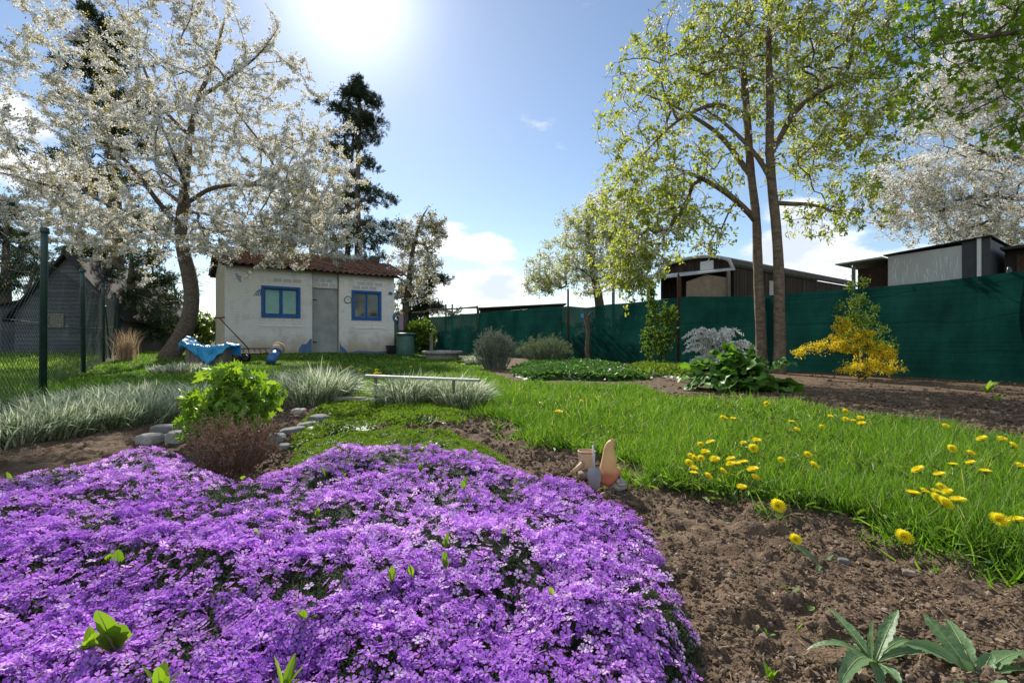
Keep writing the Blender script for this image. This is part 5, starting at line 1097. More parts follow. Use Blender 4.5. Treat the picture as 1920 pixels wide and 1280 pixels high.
def panel_hut():
    d = 9.3; p0 = np.array([(1665-CX)/F*d, d]); ud = -U; vd = Vr
    def q(s, t, z): return (p0[0]+ud[0]*s+vd[0]*t, p0[1]+ud[1]*s+vd[1]*t, z)
    def slab(mb, s0, s1, t0, t1, z00, z01, z10, z11, mi=0):
        V = [q(s0,t0,z00), q(s1,t0,z10), q(s1,t0,z11), q(s0,t0,z01), q(s0,t1,z00), q(s1,t1,z10), q(s1,t1,z11), q(s0,t1,z01)]; mb.add(V, [(0,1,2,3),(7,6,5,4),(0,4,5,1),(3,2,6,7),(0,3,7,4),(1,5,6,2)], mi=mi)
    root = thing('panel_hut', (*p0, 0), 'light grey panelled hut with a flat felt roof above the netting', 'hut')
    zt = 2.20; z2 = 2.30; S1, S2 = 1.06, 1.42; o = []
    mb = MB(); slab(mb, 0, S1, 0, .05, 0, zt, 0, z2-.05); o.append(mb.obj('wall_panel', M['zinc']))
    # white drips down the panel
    mb = MB()
    for k in range(46):
        s = rng.uniform(.05, S1-.05); z1 = rng.uniform(1.75, 2.17); ln = rng.uniform(.05, .3); w = rng.uniform(.004, .011); L = [q(s+.02*math.sin(j+k)*j/4, -.001, z1-ln*j/4) for j in range(5)]; mb.tube(L, [w*.4, w, w*.8, w*.6, w*.3], 4)
    o2 = mb.obj('drip_marks', M['white']); 
    mb = MB(); slab(mb, S1+.002, S2, -.01, .05, 0, z2, 0, z2+.03); o.append(mb.obj('door_panel', M['darkgrey']))
    mb = MB(); slab(mb, S1+.2, S1+.25, -.05, -.012, 0, 2.37, 0, 2.37); o.append(mb.obj('corner_post', M['white']))
    mb = MB(); slab(mb, 0, .04, .05, 2.4, 0, zt, 0, zt); slab(mb, S2-.04, S2, .05, 2.4, 0, z2, 0, z2); slab(mb, .04, S2-.04, 2.36, 2.4, 0, zt, 0, z2-.02); o.append(mb.obj('walls', M['darkgrey']))
    mb = MB(); slab(mb, -.06, S2+.02, -.08, 2.6, zt+.012, zt+.03, z2+.042, z2+.06); o.append(mb.obj('roof', M['roofing'])); adopt(root, *o, o2)
    r2 = thing('brick_store', (*(p0-ud*.5), 0), 'dark brick store under a thin flat canopy left of the grey panels', 'shed')
    mb = MB(); slab(mb, -.55, -.01, .15, 2.2, 0, 2.03, 0, 2.08); a = mb.obj('brick_wall', mat('dark_brick', (.03, .015, .012), (.07, .035, .028), .9, noise=20, bump=.01, bscale=30, stretch=(1, 1, 4)))
    mb = MB(); slab(mb, -.86, -.07, -.12, 2.4, 2.13, 2.155, 2.17, 2.20); b_ = mb.obj('canopy', M['zinc']); adopt(r2, a, b_)
    r3 = thing('brown_shed', (*(p0+ud*2), 0), 'dark brown shed at the right edge beyond the netting', 'shed')
    mb = MB(); slab(mb, S2+.1, S2+3.2, .45, 2.6, 0, 2.12, 0, 2.12); a = mb.obj('walls', M['darkwood']); mb = MB(); slab(mb, S2+.08, S2+3.3, .2, 2.8, 2.125, 2.17, 2.125, 2.17); b_ = mb.obj('roof', M['roofing'])
    mb = MB(); slab(mb, S2+.25, S2+.62, .42, .447, .3, 2.05, .3, 2.02); c_ = mb.obj('door', M['rust']); adopt(r3, a, b_, c_)
panel_hut()
def far_roofs():
    root = thing('low_shed', P(940, 635, 30)*[1, 1, 0], 'long low dark roofed shed far behind the netting', 'shed'); mb = MB(); a, b = P(893, 579, 30), P(1062, 571, 26)
    mb.add([a, b, b+[0,0,.08], a+[0,0,.08], a+[0,2.,.0], b+[0,2.,0], b+[0,2.,.08], a+[0,2.,.08]], [(0,1,2,3),(7,6,5,4),(0,4,5,1),(3,2,6,7),(0,3,7,4),(1,5,6,2)]); o1 = mb.obj('roof', M['roofing'])
    mb = MB(); a2, b2 = a+[.2,.3,0], b+[-.2,.3,0]; mb.add([(a2[0],a2[1],0),(b2[0],b2[1],0),tuple(b2),tuple(a2)], [(0,1,2,3)]); adopt(root, o1, mb.obj('wall', M['darkwood']))
    root = thing('pole_rack', GD(840, 24), 'rough wooden pole rail standing behind the netting by the shed', 'rail')
    mb = MB(); mb.tube([P(772,586,24), P(895,575,24)], .035, 6); mb.tube([P(800,580,24.3), P(898,577,24.3)], .03, 6); o1 = mb.obj('rail', M['oldwood'])
    o = [o1]
    for px in (836, 895, 848): mb = MB(); mb.tube([GD(px, 24, -.1), P(px, 570+(px == 895)*3, 24)], .045, 6); o.append(mb.obj('post', M['oldwood']))
    adopt(root, *o)
far_roofs()

# ------------------------------------------------------------------ shrubs and herbs
def shrub(name, label, cat, base, r0_, envs, leafs, seed, counts=(14, 70), stems=6, m_='twig', rr=.012, bow=.1, tr0=.0022, group=None, stemname='stems', fol='foliage'):
    """envs: (dx,dy,z,rx,ry,rz,weight) metres from the base"""
    t = Tree(seed); r = t.r
    for k in range(stems):
        a = r.uniform(0, 6.28); p = base+np.array([math.cos(a)*r0_*.5, math.sin(a)*r0_*.5, -.02]); t.path([p, p+np.array([math.cos(a)*r0_*.25, math.sin(a)*r0_*.25, envs[0][2]*.45])], [rr, rr*.7])
    for cnt in counts:
        T_ = []
        for dx, dy, z_, rx, ry, rz_, w in envs:
            n = max(1, int(cnt*w)); v = nrm(r.normal(size=(n, 3)))*r.random((n, 1))**.4; T_.append(base+np.array([dx, dy, z_])+v*np.array([rx, ry, rz_]))
        T_ = np.concatenate(T_); T_[:, 2] = np.maximum(T_[:, 2], base[2]+.03); t.reach(T_, .06, bow, .04, .2)
    t.finish(tr0, .4); root = thing(name, base, label, cat, group); st_ = t.wood(stemname, M[m_]); pl = Pile(); mats = []
    for q, (T, mm_, n, lo, hi, wr, sp, cl, up) in enumerate(leafs):
        p, dr = t.spots(n, .03, sp, cl); n = len(p); s = rng.uniform(lo, hi, n); pl.add(T, p, nrm(leafdirs(dr, n, up)), rvec(n)+np.array([0, 0, .6]), s*wr, s, mi=q); mats.append(M[mm_])
    adopt(root, st_, pl.obj(fol, mats)); return root
# lovage
b = GD(437, 2.85)
shrub('lovage_plant', 'bright green leafy lovage plant behind the brown heather', 'plant', b, .12, [(0,0,.24,.25,.2,.12,1),(.03,0,.36,.13,.1,.07,.4),(-.12,-.02,.14,.14,.15,.1,.4)], [(LOBED,'lov',900,.05,.09,1.,.03,3,.1)], 31, (20, 110), 9, 'stem', .007, .15)
# heather
def fan(name, label, cat, base, r0_, spreadx, spready, hgt, n, leafT, mats_, per, lsize, seed, stemm, twigs=5, wr=.5, rad=.0016, col2=None):
    """upright twiggy clump: many nearly straight stems leaving the base, each with side twigs and small leaves"""
    r = np.random.default_rng(seed); root = thing(name, base, label, cat); mb = MB(); LP, LD = [], []
    for k in range(n):
        a = r.uniform(0, 6.28); q = math.sqrt(r.random()); p0 = base+np.array([math.cos(a)*r0_*q, math.sin(a)*r0_*q, -.01]); h_ = hgt*r.uniform(.55, 1.05)*(1-.35*q*q)
        p2 = base+np.array([math.cos(a)*spreadx*q+r.normal(0, .02), math.sin(a)*spready*q+r.normal(0, .02), h_]); p1 = (p0+p2)/2+np.array([0, 0, h_*.12])+r.normal(0, .01, 3); L = [p0, p1, p2]; mb.tube(L, [rad*1.6, rad, rad*.5], 3, cap=False)
        segs = [(p0*.55+p1*.45, p1), (p1, p2)]
        for j in range(twigs):
            t = r.uniform(.35, .95); c = p1+(p2-p1)*t if t > .5 else p0+(p1-p0)*t*2; e = c+nrm((p2-p0)+r.normal(0, .45, 3)*np.linalg.norm(p2-p0))*h_*r.uniform(.15, .35); mb.tube([c, e], [rad*.7, rad*.4], 3, cap=False); segs.append((c, e))
        for c, e in segs:
            t = r.random((per, 1)); LP.append(c*(1-t)+e*t+r.normal(0, lsize[1]*.25, (per, 3))); LD.append(np.tile(nrm(e-c), (per, 1)))
    P_, D_ = np.concatenate(LP), np.concatenate(LD); m_ = len(P_); pl = Pile(); pl.add(leafT, P_, nrm(D_+r.normal(0, .6, (m_, 3))), rvec(m_), rng.uniform(*lsize, m_)*wr, rng.uniform(*lsize, m_), mi=0)
    if col2: k = r.random(m_) < col2; pl.add(leafT, P_[k]+.003, nrm(D_[k]+r.normal(0, .6, (k.sum(), 3))), rvec(k.sum()), rng.uniform(*lsize, k.sum())*wr, rng.uniform(*lsize, k.sum()), mi=1)
    adopt(root, mb.obj('stems', M[stemm]), pl.obj('foliage', [M[x_] for x_ in mats_])); return root
b = G(435, 886); fan('heather_bush', 'dry reddish brown heather bush in front of the lovage', 'shrub', b, .09, .21, .15, .255, 115, LEAF, ['heather', 'phlox_leaf'], 13, (.006, .012), 32, 'heather', 5, .5, .0013, .15)
# lavender and silvery shrubs
b = G(928, 692); s = b[1]/F
fan('lavender_bush', 'round grey green lavender bush at the back edge of the lawn', 'shrub', b+[0,.2,0], .22, 40*s, .4, 68*s, 170, LEAF, ['lavender', 'darkleaf'], 7, (.03, .055), 33, 'lavender', 5, .2, .004, .2)
b = G(1022, 684); s = b[1]/F
fan('silver_shrub', 'low pale silvery shrub right of the lavender bush', 'shrub', b+[0,.4,0], .3, 55*s, .5, 50*s, 170, LEAF, ['lavender', 'mat_green'], 7, (.03, .055), 34, 'lavender', 5, .22, .004, .5)
# shrub on the netting with climbing shoots
d = 11.0; b = GD(1232, d); s = d/F
shrub('young_shrub', 'fresh green leafy shrub growing up the netting behind the soil bed', 'shrub', b, .25, [(0,0,55*s,38*s,.35,42*s,1),(.25,0,95*s,18*s,.2,24*s,.4),(-.12,0,110*s,10*s,.12,40*s,.35),(-.1,0,150*s,8*s,.1,24*s,.18)], [(LEAF2,'shrubleaf',5200,.035,.065,.6,.02,4,.2)], 35, (20, 150), 8, 'twig', .01, .1, .003)
# white spirea with arching flowered wands
def spirea():
    b = GD(1345, 7.3); t = Tree(41); r = t.r; pl = Pile(); mb = MB(); root = thing('spirea_bush', b, 'white flowering spirea with arching wands above the rhubarb', 'shrub')
    for k in range(95):
        a = r.uniform(0, 6.28); R_ = r.uniform(.06, .60); h_ = r.uniform(.22, .68); u = np.linspace(0, 1, 14)
        rad = R_*u**1.15; z_ = h_*1.15*np.sin(np.minimum(u*2.2, math.pi*.93))**.8*(1-.1*u); q = np.stack([b[0]+np.cos(a)*rad, b[1]+np.sin(a)*rad*.7, b[2]+.05+z_], 1); mb.tube(q, [.004*(1-.7*x_) for x_ in u], 4, cap=False)
        n = 190; i_ = r.uniform(3.5, 12.6, n); f_ = np.floor(i_).astype(int); w = (i_-f_)[:, None]; p = q[f_]*(1-w)+q[f_+1]*w+r.normal(0, .011, (n, 3)); pl.add(DISC, p, rvec(n), rvec(n), r.uniform(.014, .025, n), r.uniform(.014, .025, n))
        n = 12; i_ = r.uniform(1, 10, n).astype(int); pl.add(LEAF, q[i_]+r.normal(0, .01, (n, 3)), rvec(n), rvec(n), .01, .03, mi=1)
    adopt(root, mb.obj('stems', M['twig']), pl.obj('flowers', [M['spirea'], M['shrubleaf']]))
spirea()
def rhubarb():
    b = GD(1384, 5.9); print('rhub', b, HY+F*H/5.9)
    r = np.random.default_rng(51); root = thing('rhubarb_plant', b, 'large leaved rhubarb clump on the far edge of the lawn', 'plant'); mb = MB()
    leaves = []
    for k in range(58):
        a = r.uniform(0, 6.28); R_ = r.uniform(.1, .66); h_ = r.uniform(.06, .40)*(1-.5*R_/.66); p0 = b+np.array([math.cos(a)*.06, math.sin(a)*.06, 0]); p1 = b+np.array([math.cos(a)*R_, math.sin(a)*R_*.6, h_]); mid = (p0+p1)/2+np.array([0, 0, h_*.25]); mb.tube([p0, mid, p1], [.011, .009, .006], 5)
        leaves.append((p1, nrm(np.array([math.cos(a), math.sin(a), r.uniform(-.7, .3)])), nrm(np.array([math.cos(a)*.5, math.sin(a)*.5-.3, 1])+r.normal(0, .35, 3)), r.uniform(.13, .25)))
    for k in range(34):
        p1 = b+np.array([r.normal(0, .17), r.normal(0, .12), r.uniform(.22, .48)]); a = r.uniform(0, 6.28); leaves.append((p1, nrm(np.array([math.cos(a), math.sin(a), r.uniform(-.3, .6)])), nrm(r.normal(0, .6, 3)+np.array([0, -.3, .8])), r.uniform(.09, .17)))
    V, Fc, RN = [], [], []; n = 22
    for p, D, N_, s in leaves:
        X = nrm(np.cross(D, N_)); Z = np.cross(X, D); b0 = len(V); V.append(p); rv = r.random(); RN.append(rv)
        for ring in (.5, 1):
            for k in range(n):
                a = 2*math.pi*k/n; rad = s*ring*(.62+.16*math.cos(a)-.28*max(0, -math.cos(a))**6)*(1+.12*(k % 2)*ring+.06*r.random()); zz = s*(.10*math.sin(a*5+rv*6)*ring-.12*ring*ring+.06*math.cos(k*math.pi)*ring*.6); V.append(p+D*(s*.42+math.cos(a)*rad)+X*math.sin(a)*rad+Z*zz); RN.append(rv)
        Fc += [(b0, b0+1+(k+1) % n, b0+1+k)[::-1] for k in range(n)]+[(b0+1+k, b0+1+(k+1) % n, b0+1+n+(k+1) % n, b0+1+n+k) for k in range(n)]
    adopt(root, mb.obj('stalks', M['rhubstalk'], smooth=True), build('leaves', V, Fc, M['rhub'], rnd=RN, smooth=True))
rhubarb()
# forsythia
def forsythia():
    b = GD(1618, 7.5); s = b[1]/F; t = Tree(61); r = t.r; root = thing('forsythia_bush', b, 'yellow flowering forsythia before the dark green netting', 'shrub')
    for k in range(8): a = r.uniform(0, 6.28); t.path([b+[math.cos(a)*.05, math.sin(a)*.05, -.02], b+[math.cos(a)*.1, math.sin(a)*.08, .22]], [.012, .008])
    def e(px, py, rx, rz, n, dy=0, ry=.22): return P(px, py, b[1]+dy)+nrm(r.normal(size=(n, 3)))*r.random((n, 1))**.45*np.array([rx*s, ry, rz*s])
    Y1 = [(1560,648,55,16,1),(1600,635,40,26,1),(1640,665,45,26,1.2),(1610,690,55,12,.7),(1500,662,20,7,.2),(1670,690,26,12,.4),(1580,612,12,20,.3)]
    for cnt in (10, 55): t.reach(np.concatenate([e(a, c, rx, rz, max(1, int(cnt*w))) for a, c, rx, rz, w in Y1]), .07, .12, .04, .1)
    t.finish(.0025, .4); wood = t.wood('stems', M['twig']); pl = Pile(); p, dr = t.spots(10500, .03, .022, 6); n = len(p); pl.add(LEAF, p, rvec(n), rvec(n), rng.uniform(.012, .02, n), rng.uniform(.02, .032, n))
    p, dr = t.spots(500, .03, .03, 3); n = len(p); pl.add(LEAF2, p, rvec(n), rvec(n), .02, rng.uniform(.03, .045, n), mi=1)
    adopt(root, wood, pl.obj('flowers', [M['forsy'], M['shrubleaf']]))
    t2 = Tree(62)
    for k in range(9):
        a = r.uniform(0, 6.28); tx, ty = [(1596,535),(1618,530),(1612,560),(1655,620),(1640,580),(1575,575),(1598,590),(1672,650),(1628,600)][k]; t2.path([b+[math.cos(a)*.04, math.sin(a)*.04, 0], P((1618+tx)/2, 640, b[1]+.05), P(tx, ty, b[1]+.1)], [.008, .006, .002])
    t2.finish(.002, .4); r2 = thing('privet_bush', b+[.08,.1,0], 'tall green leafy shoots rising out of the forsythia', 'shrub'); w2 = t2.wood('stems', M['twig'])
    idx = np.where(t2.P[:, 2] > b[2]+.45)[0]; k = r.choice(idx, 2400); p = t2.P[k]+r.normal(0, .04, (2400, 3)); pl = Pile(); pl.add(LEAF2, p, nrm(rvec(2400)+[0, 0, .5]), rvec(2400), rng.uniform(.017, .026, 2400), rng.uniform(.035, .055, 2400)); adopt(r2, w2, pl.obj('foliage', [M['shrubleaf']]))
forsythia()
# hedge and bushes at the back of the garden
for nm, lab, px, d, w, hgt, mm_, seed in [('laurel_bush', 'round olive bush between the fence and the leaning cherry trunk', 300, 19, 26, 66, 'shrubleaf', 71), ('hedge_bush', 'olive green bush behind the leaning cherry trunk', 375, 19, 38, 70, 'shrubleaf', 72), ('hedge_bush', 'yellow green bush against the netting right of the compost barrel', 790, 20, 30, 62, 'shrubleaf', 73),
        ('hedge_bush', 'leafy bush beyond the netting under the lean to porch', 1200, 16, 42, 105, 'shrubleaf', 74), ('hedge_bush', 'dark bush at the far end of the chain link fence', 275, 24, 28, 50, 'darkleaf', 75), ('hedge_bush', 'dark bush dimly seen through the netting right of the well cover', 868, 25, 60, 44, 'darkleaf', 77), ('hedge_bush', 'dark bush dimly seen through the netting behind the lavender', 960, 23, 55, 48, 'darkleaf', 78), ('hedge_bush', 'dark bush dimly seen through the netting near the vine stump', 1050, 20, 60, 58, 'darkleaf', 79), ('hedge_bush', 'dark bush dimly seen through the netting left of the young shrub', 1140, 18, 60, 66, 'darkleaf', 80), ('hedge_bush', 'dark bush dimly seen through the netting behind the spirea', 1330, 13.6, 70, 70, 'darkleaf', 83), ('hedge_bush', 'shaded bush beyond the fence at the left picture edge', 15, 17, 40, 60, 'darkleaf', 76)]:
    s = d/F; b = GD(px, d)
    shrub(nm, lab, 'bush', b, .4, [(0,0,hgt*s*.55,w*s,w*s*.8,hgt*s*.5,1)], [(LEAF2,mm_,4200,.07,.13,.6,.05,4,.2)], seed, (20, 120), 7, 'twig', .02, .1, .006)
# bare branched tree behind
d = 21; simple_tree('bare_tree', 'thin bare branched tree behind the fence end', GD(330, d, -.1), [P(325, 600, d), P(330, 560, d), P(325, 520, d)], [.09, .08, .06, .03], [(320,540,70,60,1.5,1.,0)], d, 81, [(LEAF,'cherry_leaf',500,.04,.07,.5,.06,2,.2)], (20, 90, 120), .006)
d = 20; simple_tree('bare_tree', 'thin leafless tree left of the pointed hut', GD(40, d, -.1), [P(45, 570, d), P(60, 520, d), P(75, 470, d)], [.1, .08, .06, .03], [(60,500,70,55,1.5,1.,0),(110,450,60,20,1.,.3,0)], d, 82, [(LEAF,'cherry_leaf',300,.04,.07,.5,.06,2,.2)], (20, 70, 90), .006)

# variegated ribbon grass clumps
def ribbon(label, areas, seed, kind=None, n=1500, name='ribbon_grass', h_=(.22, .42)):
    r = np.random.default_rng(seed); pl = Pile(); c0 = None
    for px, py, rx, dep in areas:
        c = G(px, py); s = c[1]/F; m_ = n; m_ = int(n*.72); a = r.uniform(0, 6.28, m_); q = np.sqrt(r.random(m_)); xx = c[0]+np.cos(a)*q*rx*s; yy = c[1]+dep*.5+np.sin(a)*q*dep*.5
        if c0 is None: c0 = c
        D = np.stack([np.cos(a)*q*.45+r.normal(0, .2, m_), np.sin(a)*q*.45+r.normal(0, .2, m_), np.ones(m_)], 1); hh = r.uniform(*h_, m_)*(1-.25*q); z_ = ground_at(xx, yy)-.01
        Nn = np.stack([np.cos(a+r.normal(0, .8, m_)), np.sin(a+r.normal(0, .8, m_)), np.zeros(m_)], 1)
        p = np.stack([xx, yy, z_], 1); w = np.maximum(.010, .0021*c[1])*r.uniform(.6, 1.2, m_)
        pl.add(BLADE3, p, D, -Nn*[-1, -1, 1], w, hh, hh*r.uniform(.1, 2.0, m_), rnd=r.beta(.45, .5, m_)); dry = r.random(m_) < .16
        pl.add(BLADE3, p[dry], D[dry]+r.normal(0, .35, (dry.sum(), 3)), Nn[dry], w[dry]*.8, hh[dry]*.6, mi=1)
    root_ = pl.obj(name, [M['ribbon'], M['ribbon_dry']])
    return tag(root_, label, 'grass' if kind else 'plant', None if kind else 'clumps of striped ribbon grass', kind)
ribbon('long mass of pale striped ribbon grass along the left bed', [(20,835,60,.5),(90,822,55,.55),(160,812,55,.5),(225,800,50,.5),(290,785,50,.5),(345,770,45,.5),(-70,850,70,.6),(40,790,70,.7),(130,780,70,.7),(230,765,70,.6)], 1, 'stuff', 1150, h_=(.15, .30))
ribbon('pale striped ribbon grass clump behind the lovage', [(565,764,52,.8)], 2, n=2600, h_=(.24, .45))
ribbon('striped ribbon grass clump under the left half of the grey rail', [(755,770,48,.5)], 3, n=1700, h_=(.22, .38))
ribbon('striped ribbon grass clump under the right half of the grey rail', [(850,772,52,.5)], 4, n=1700, h_=(.21, .36))
ribbon('low striped ribbon grass clump at the foot of the leaning cherry', [(315,702,55,.7)], 5, n=1500, h_=(.14, .26))
ribbon('small pale grass tuft left of the lavender bush', [(890,684,16,.5)], 6, n=500, h_=(.2, .34))
ribbon('small striped grass tuft between the lovage and large clump', [(505,740,18,.4)], 9, n=500, h_=(.2, .36))
b = G(238, 676); pl = Pile(); n = 260; xx = b[0]+rng.normal(0, .09, n); yy = b[1]+rng.normal(0, .09, n)
pl.add(*blades(xx, yy, rng.uniform(.4, .85, n), rng.uniform(.008, .014, n), BLADE3, .1)); tag(pl.obj('dry_grass_tuft', [M['dry']]), 'tall straw coloured dry grass tuft at the chain link fence', 'plant')

# low green cushions
def cushion(name, label, pts, hgt, n, m_, leaf=(.012, .02), seed=1, dz=.0, T=LEAF, up=.9, kind='stuff', wr=.5):
    pg = [tuple(G(a, b, dz)[:2]) for a, b in pts]; arr = np.array(pg); lo, hi = arr.min(0), arr.max(0); k = 0; X, Y = rng.uniform(lo[0], hi[0], n*4), rng.uniform(lo[1], hi[1], n*4); ok = inpoly(X, Y, pg); X, Y = X[ok][:n], Y[ok][:n]
    dd = poly_dist(X, Y, pg); keep = rng.random(len(X)) < np.clip(dd/(hgt*1.2)+.25, 0, 1)*np.clip((fbm(X*7, Y*7, 2, seed+5)-.12)*4, .2, 1); X, Y, dd = X[keep], Y[keep], dd[keep]; X = X+rng.normal(0, hgt*.35, len(X)); Y = Y+rng.normal(0, hgt*.35, len(X)); z_ = ground_at(X, Y)+hgt*(1-np.exp(-dd/(hgt*1.1)))*(.65+.7*fbm(X*6, Y*6, 3, seed)); n = len(X)
    pl = Pile(); s = rng.uniform(*leaf, n)*np.clip(Y/2.5, 1, 2.5); pl.add(T, np.stack([X, Y, z_], 1), np.stack([rng.normal(0, 1, n), rng.normal(0, 1, n), np.full(n, up)], 1), rvec(n)+[0, 0, 1], s*wr, s)
    g_ = 34; xs = np.linspace(lo[0], hi[0], g_); ys = np.linspace(lo[1], hi[1], g_); A_, B_ = np.meshgrid(xs, ys); a_, b_ = A_.ravel(), B_.ravel(); ins = inpoly(a_, b_, pg); dd = poly_dist(a_, b_, pg)*ins
    V = np.stack([a_, b_, ground_at(a_, b_)-.02+ins*(.012+hgt*(1-np.exp(-dd/(hgt*1.1)))*(.65+.7*fbm(a_*6, b_*6, 3, seed)))], 1)
    i = (np.arange(g_-1)[:, None]*g_+np.arange(g_-1)[None, :]).ravel(); q = np.stack([i, i+1, i+1+g_, i+g_], 1); q = q[ins[q].any(1)]; pl.mesh(V, np.arange(len(q))*4, q.ravel(), .2, 1)
    return tag(pl.obj(name, [M[m_], M['darkleaf']]), label, 'ground cover', kind=kind)
cushion('moss_cushion', 'light green mossy cushion right behind the purple phlox', [(535,880),(560,845),(640,820),(740,808),(830,815),(905,838),(950,864),(940,885),(830,868),(720,865),(620,872)], .035, 30000, 'mat_green', (.008, .014), 3)
cushion('thyme_cushion', 'bright green thyme cushion before the striped grass under the rail', [(705,775),(760,757),(830,762),(885,782),(860,800),(790,797),(740,808),(705,798)], .05, 12000, 'mat_green', (.012, .02), 4)
cushion('creeping_stonecrop', 'dark leafy stonecrop mat around the edging stones', [(560,800),(600,765),(640,755),(720,770),(720,800),(690,815),(620,818),(575,840),(540,850)], .035, 7000, 'shrubleaf', (.012, .022), 6, wr=.8)
cushion('strawberry_bed', 'low patch of dark green strawberry leaves behind the lawn', [(955,700),(985,686),(1060,680),(1140,684),(1210,700),(1215,712),(1150,714),(1060,712),(985,714)], .085, 6500, 'strawberry', (.026, .045), 7, wr=.95, T=LEAF2, up=.35)
cushion('weed_strip', 'ragged weeds at the foot of the netting', [(1150,700),(1200,684),(1290,690),(1290,712),(1240,706),(1180,712)], .07, 1500, 'shrubleaf', (.03, .05), 8, wr=.5)

# ------------------------------------------------------------------ stones, slab, rail, well
def stone(label, px, py, w, h_, dp, rz, seed, m_='stone', name='edging_stone', tilt=0):
    c = G(px, py); s = c[1]/F; r = np.random.default_rng(seed); T = ico(3, .0, seed, 1.); V = np.array(T[0])*2
    V = np.sign(V)*np.abs(V)**.55; V = V/np.max(np.abs(V)); V = V*(1+.10*(r.random((len(V), 1))-.5)); V *= np.array([w*s/2, dp/2, h_*s/2])
    ca, sa = math.cos(rz), math.sin(rz); V = V@np.array([[ca, sa, 0], [-sa, ca, 0], [0, 0, 1]]); V[:, 2] += V[:, 0]*tilt+h_*s*.38
    o = build(name, V, T[1], M[m_], rnd=np.full(len(V), r.random()), smooth=False, loc=c); b = o.modifiers.new('b', 'BEVEL'); b.width = .003; return tag(o, label, 'stone', 'edging stones of the flower bed')
stone('dark flat stone on top of the left stone heap', 308, 815, 44, 22, .12, .2, 1); stone('pale rounded stone at the left end of the heap', 282, 832, 44, 22, .12, -.3, 2, 'stone_light'); stone('light pitted stone beside the heather', 332, 832, 36, 28, .12, .4, 3, 'stone_light')
stone('grey wedge stone right of the heather', 518, 832, 32, 22, .12, .3, 4); stone('flat grey edging stone in the middle of the right row', 548, 815, 44, 16, .13, .5, 5, tilt=.1); stone('flat grey edging stone further along the right row', 578, 805, 40, 16, .13, .4, 6, tilt=.1); stone('dark block stone at the far end of the right row', 598, 798, 34, 24, .13, -.2, 7)
stone('pale speckled stone behind the right stone row', 560, 776, 26, 12, .12, .1, 8, 'stone_light'); stone('small dark stone low between the heather and row', 532, 842, 22, 12, .08, .0, 9); stone('flat slab stone under the dark stone of the heap', 298, 826, 70, 10, .18, .1, 10)
c = G(648, 760); s = c[1]/F; root = thing('concrete_kerb', c, 'low brown concrete kerb left of the grey rail', 'kerb', rz=-.08); mb = MB(); mb.box(-55*s, 55*s, 0, .1, -.05, 15*s); mb.obj('block', M['concrete'], root, bevel=.008)
root = thing('metal_rail', G(703, 762), 'weathered grey bar on low posts across the ribbon grass', 'rail')
d = root.location.y; a, b = P(686, 704.5, d), P(900, 713, d-.25); o = []
mb = MB(); v = b-a; n_ = nrm(np.cross(v, [0, 0, 1])); hw = .022
V = [tuple(p+n_*sx*hw+np.array([0, 0, sz*.011])) for p in (a, b) for sx in (-1, 1) for sz in (-1, 1)]; mb.add(V, [(0,1,3,2),(4,6,7,5),(0,4,5,1),(2,3,7,6),(0,2,6,4),(1,5,7,3)]); o.append(mb.obj('bar', M['metal_grey'], bevel=.004))
for f_ in (.09, .78):
    p = a+v*f_; mb = MB(); mb.tube([(p[0], p[1], -.05), (p[0], p[1], p[2]-.013)], .014, 8); o.append(mb.obj('post', M['oldwood'], smooth=True))
adopt(root, *o)
c = GD(829, 15.2); root = thing('stone_slab_cover', c, 'old concrete well cover low behind the lawn near the shed', 'slab', rz=-.1); s = c[1]/F
mb = MB(); mb.lathe([(.52,-.05),(.52,.17)], 28); mb.obj('ring', M['concrete'], root); mb = MB(); mb.lathe([(.64,.171),(.645,.19),(.64,.235),(.6,.245),(.001,.25)], 28); mb.obj('cover', M['stone_light'], root)
c = GD(809, 15.9); root = thing('wooden_stake', c, 'short grey wooden stake standing behind the well cover', 'stake'); mb = MB(); mb.box(-.055, .055, -.04, .04, -.1, .82); mb.obj('stake', M['oldwood'], root, bevel=.01)
# dead stump with blue tag before the netting
c = GD(1103, 12.6); s = c[1]/F; root = thing('vine_stump', c, 'knotty dead vine stump standing before the netting', 'stump')
mb = MB(); mb.tube([(0,0,-.1),(-.02,0,.35),(.0,0,.8),(-.06,0,1.2),(-.1,0,1.32)], [.075,.06,.055,.06,.03], 9, jit=.3); mb.tube([(-.03,0,1.12),(.06,0,1.3),(.14,.02,1.33)], [.04,.03,.012], 7, jit=.3); mb.tube([(-.06,0,1.22),(-.17,0,1.3),(-.2,0,1.43)], [.035,.025,.01], 7, jit=.3); mb.obj('trunk', M['bark'], root, smooth=True)
mb = MB(); mb.box(-.2, -.12, -.07, -.055, 1.16, 1.27); mb.obj('blue_tag', M['tarp'], root)
# clothes post beside the shed
c = GD(752, 17.9); root = thing('hanging_rag', c+[0,0,.9], 'patterned rag hanging on the tree right of the shed', 'cloth'); V = []; 
for i in range(9):
    for j in range(6): V.append((-.09+.035*j+.01*math.sin(i), .02*math.sin(j*2+i), .55-.07*i))
build('cloth', V, [(i*6+j, i*6+j+1, (i+1)*6+j+1, (i+1)*6+j) for i in range(8) for j in range(5)], mat('rag', (.45, .38, .42), (.25, .2, .3), .9, noise=30), root, smooth=True)

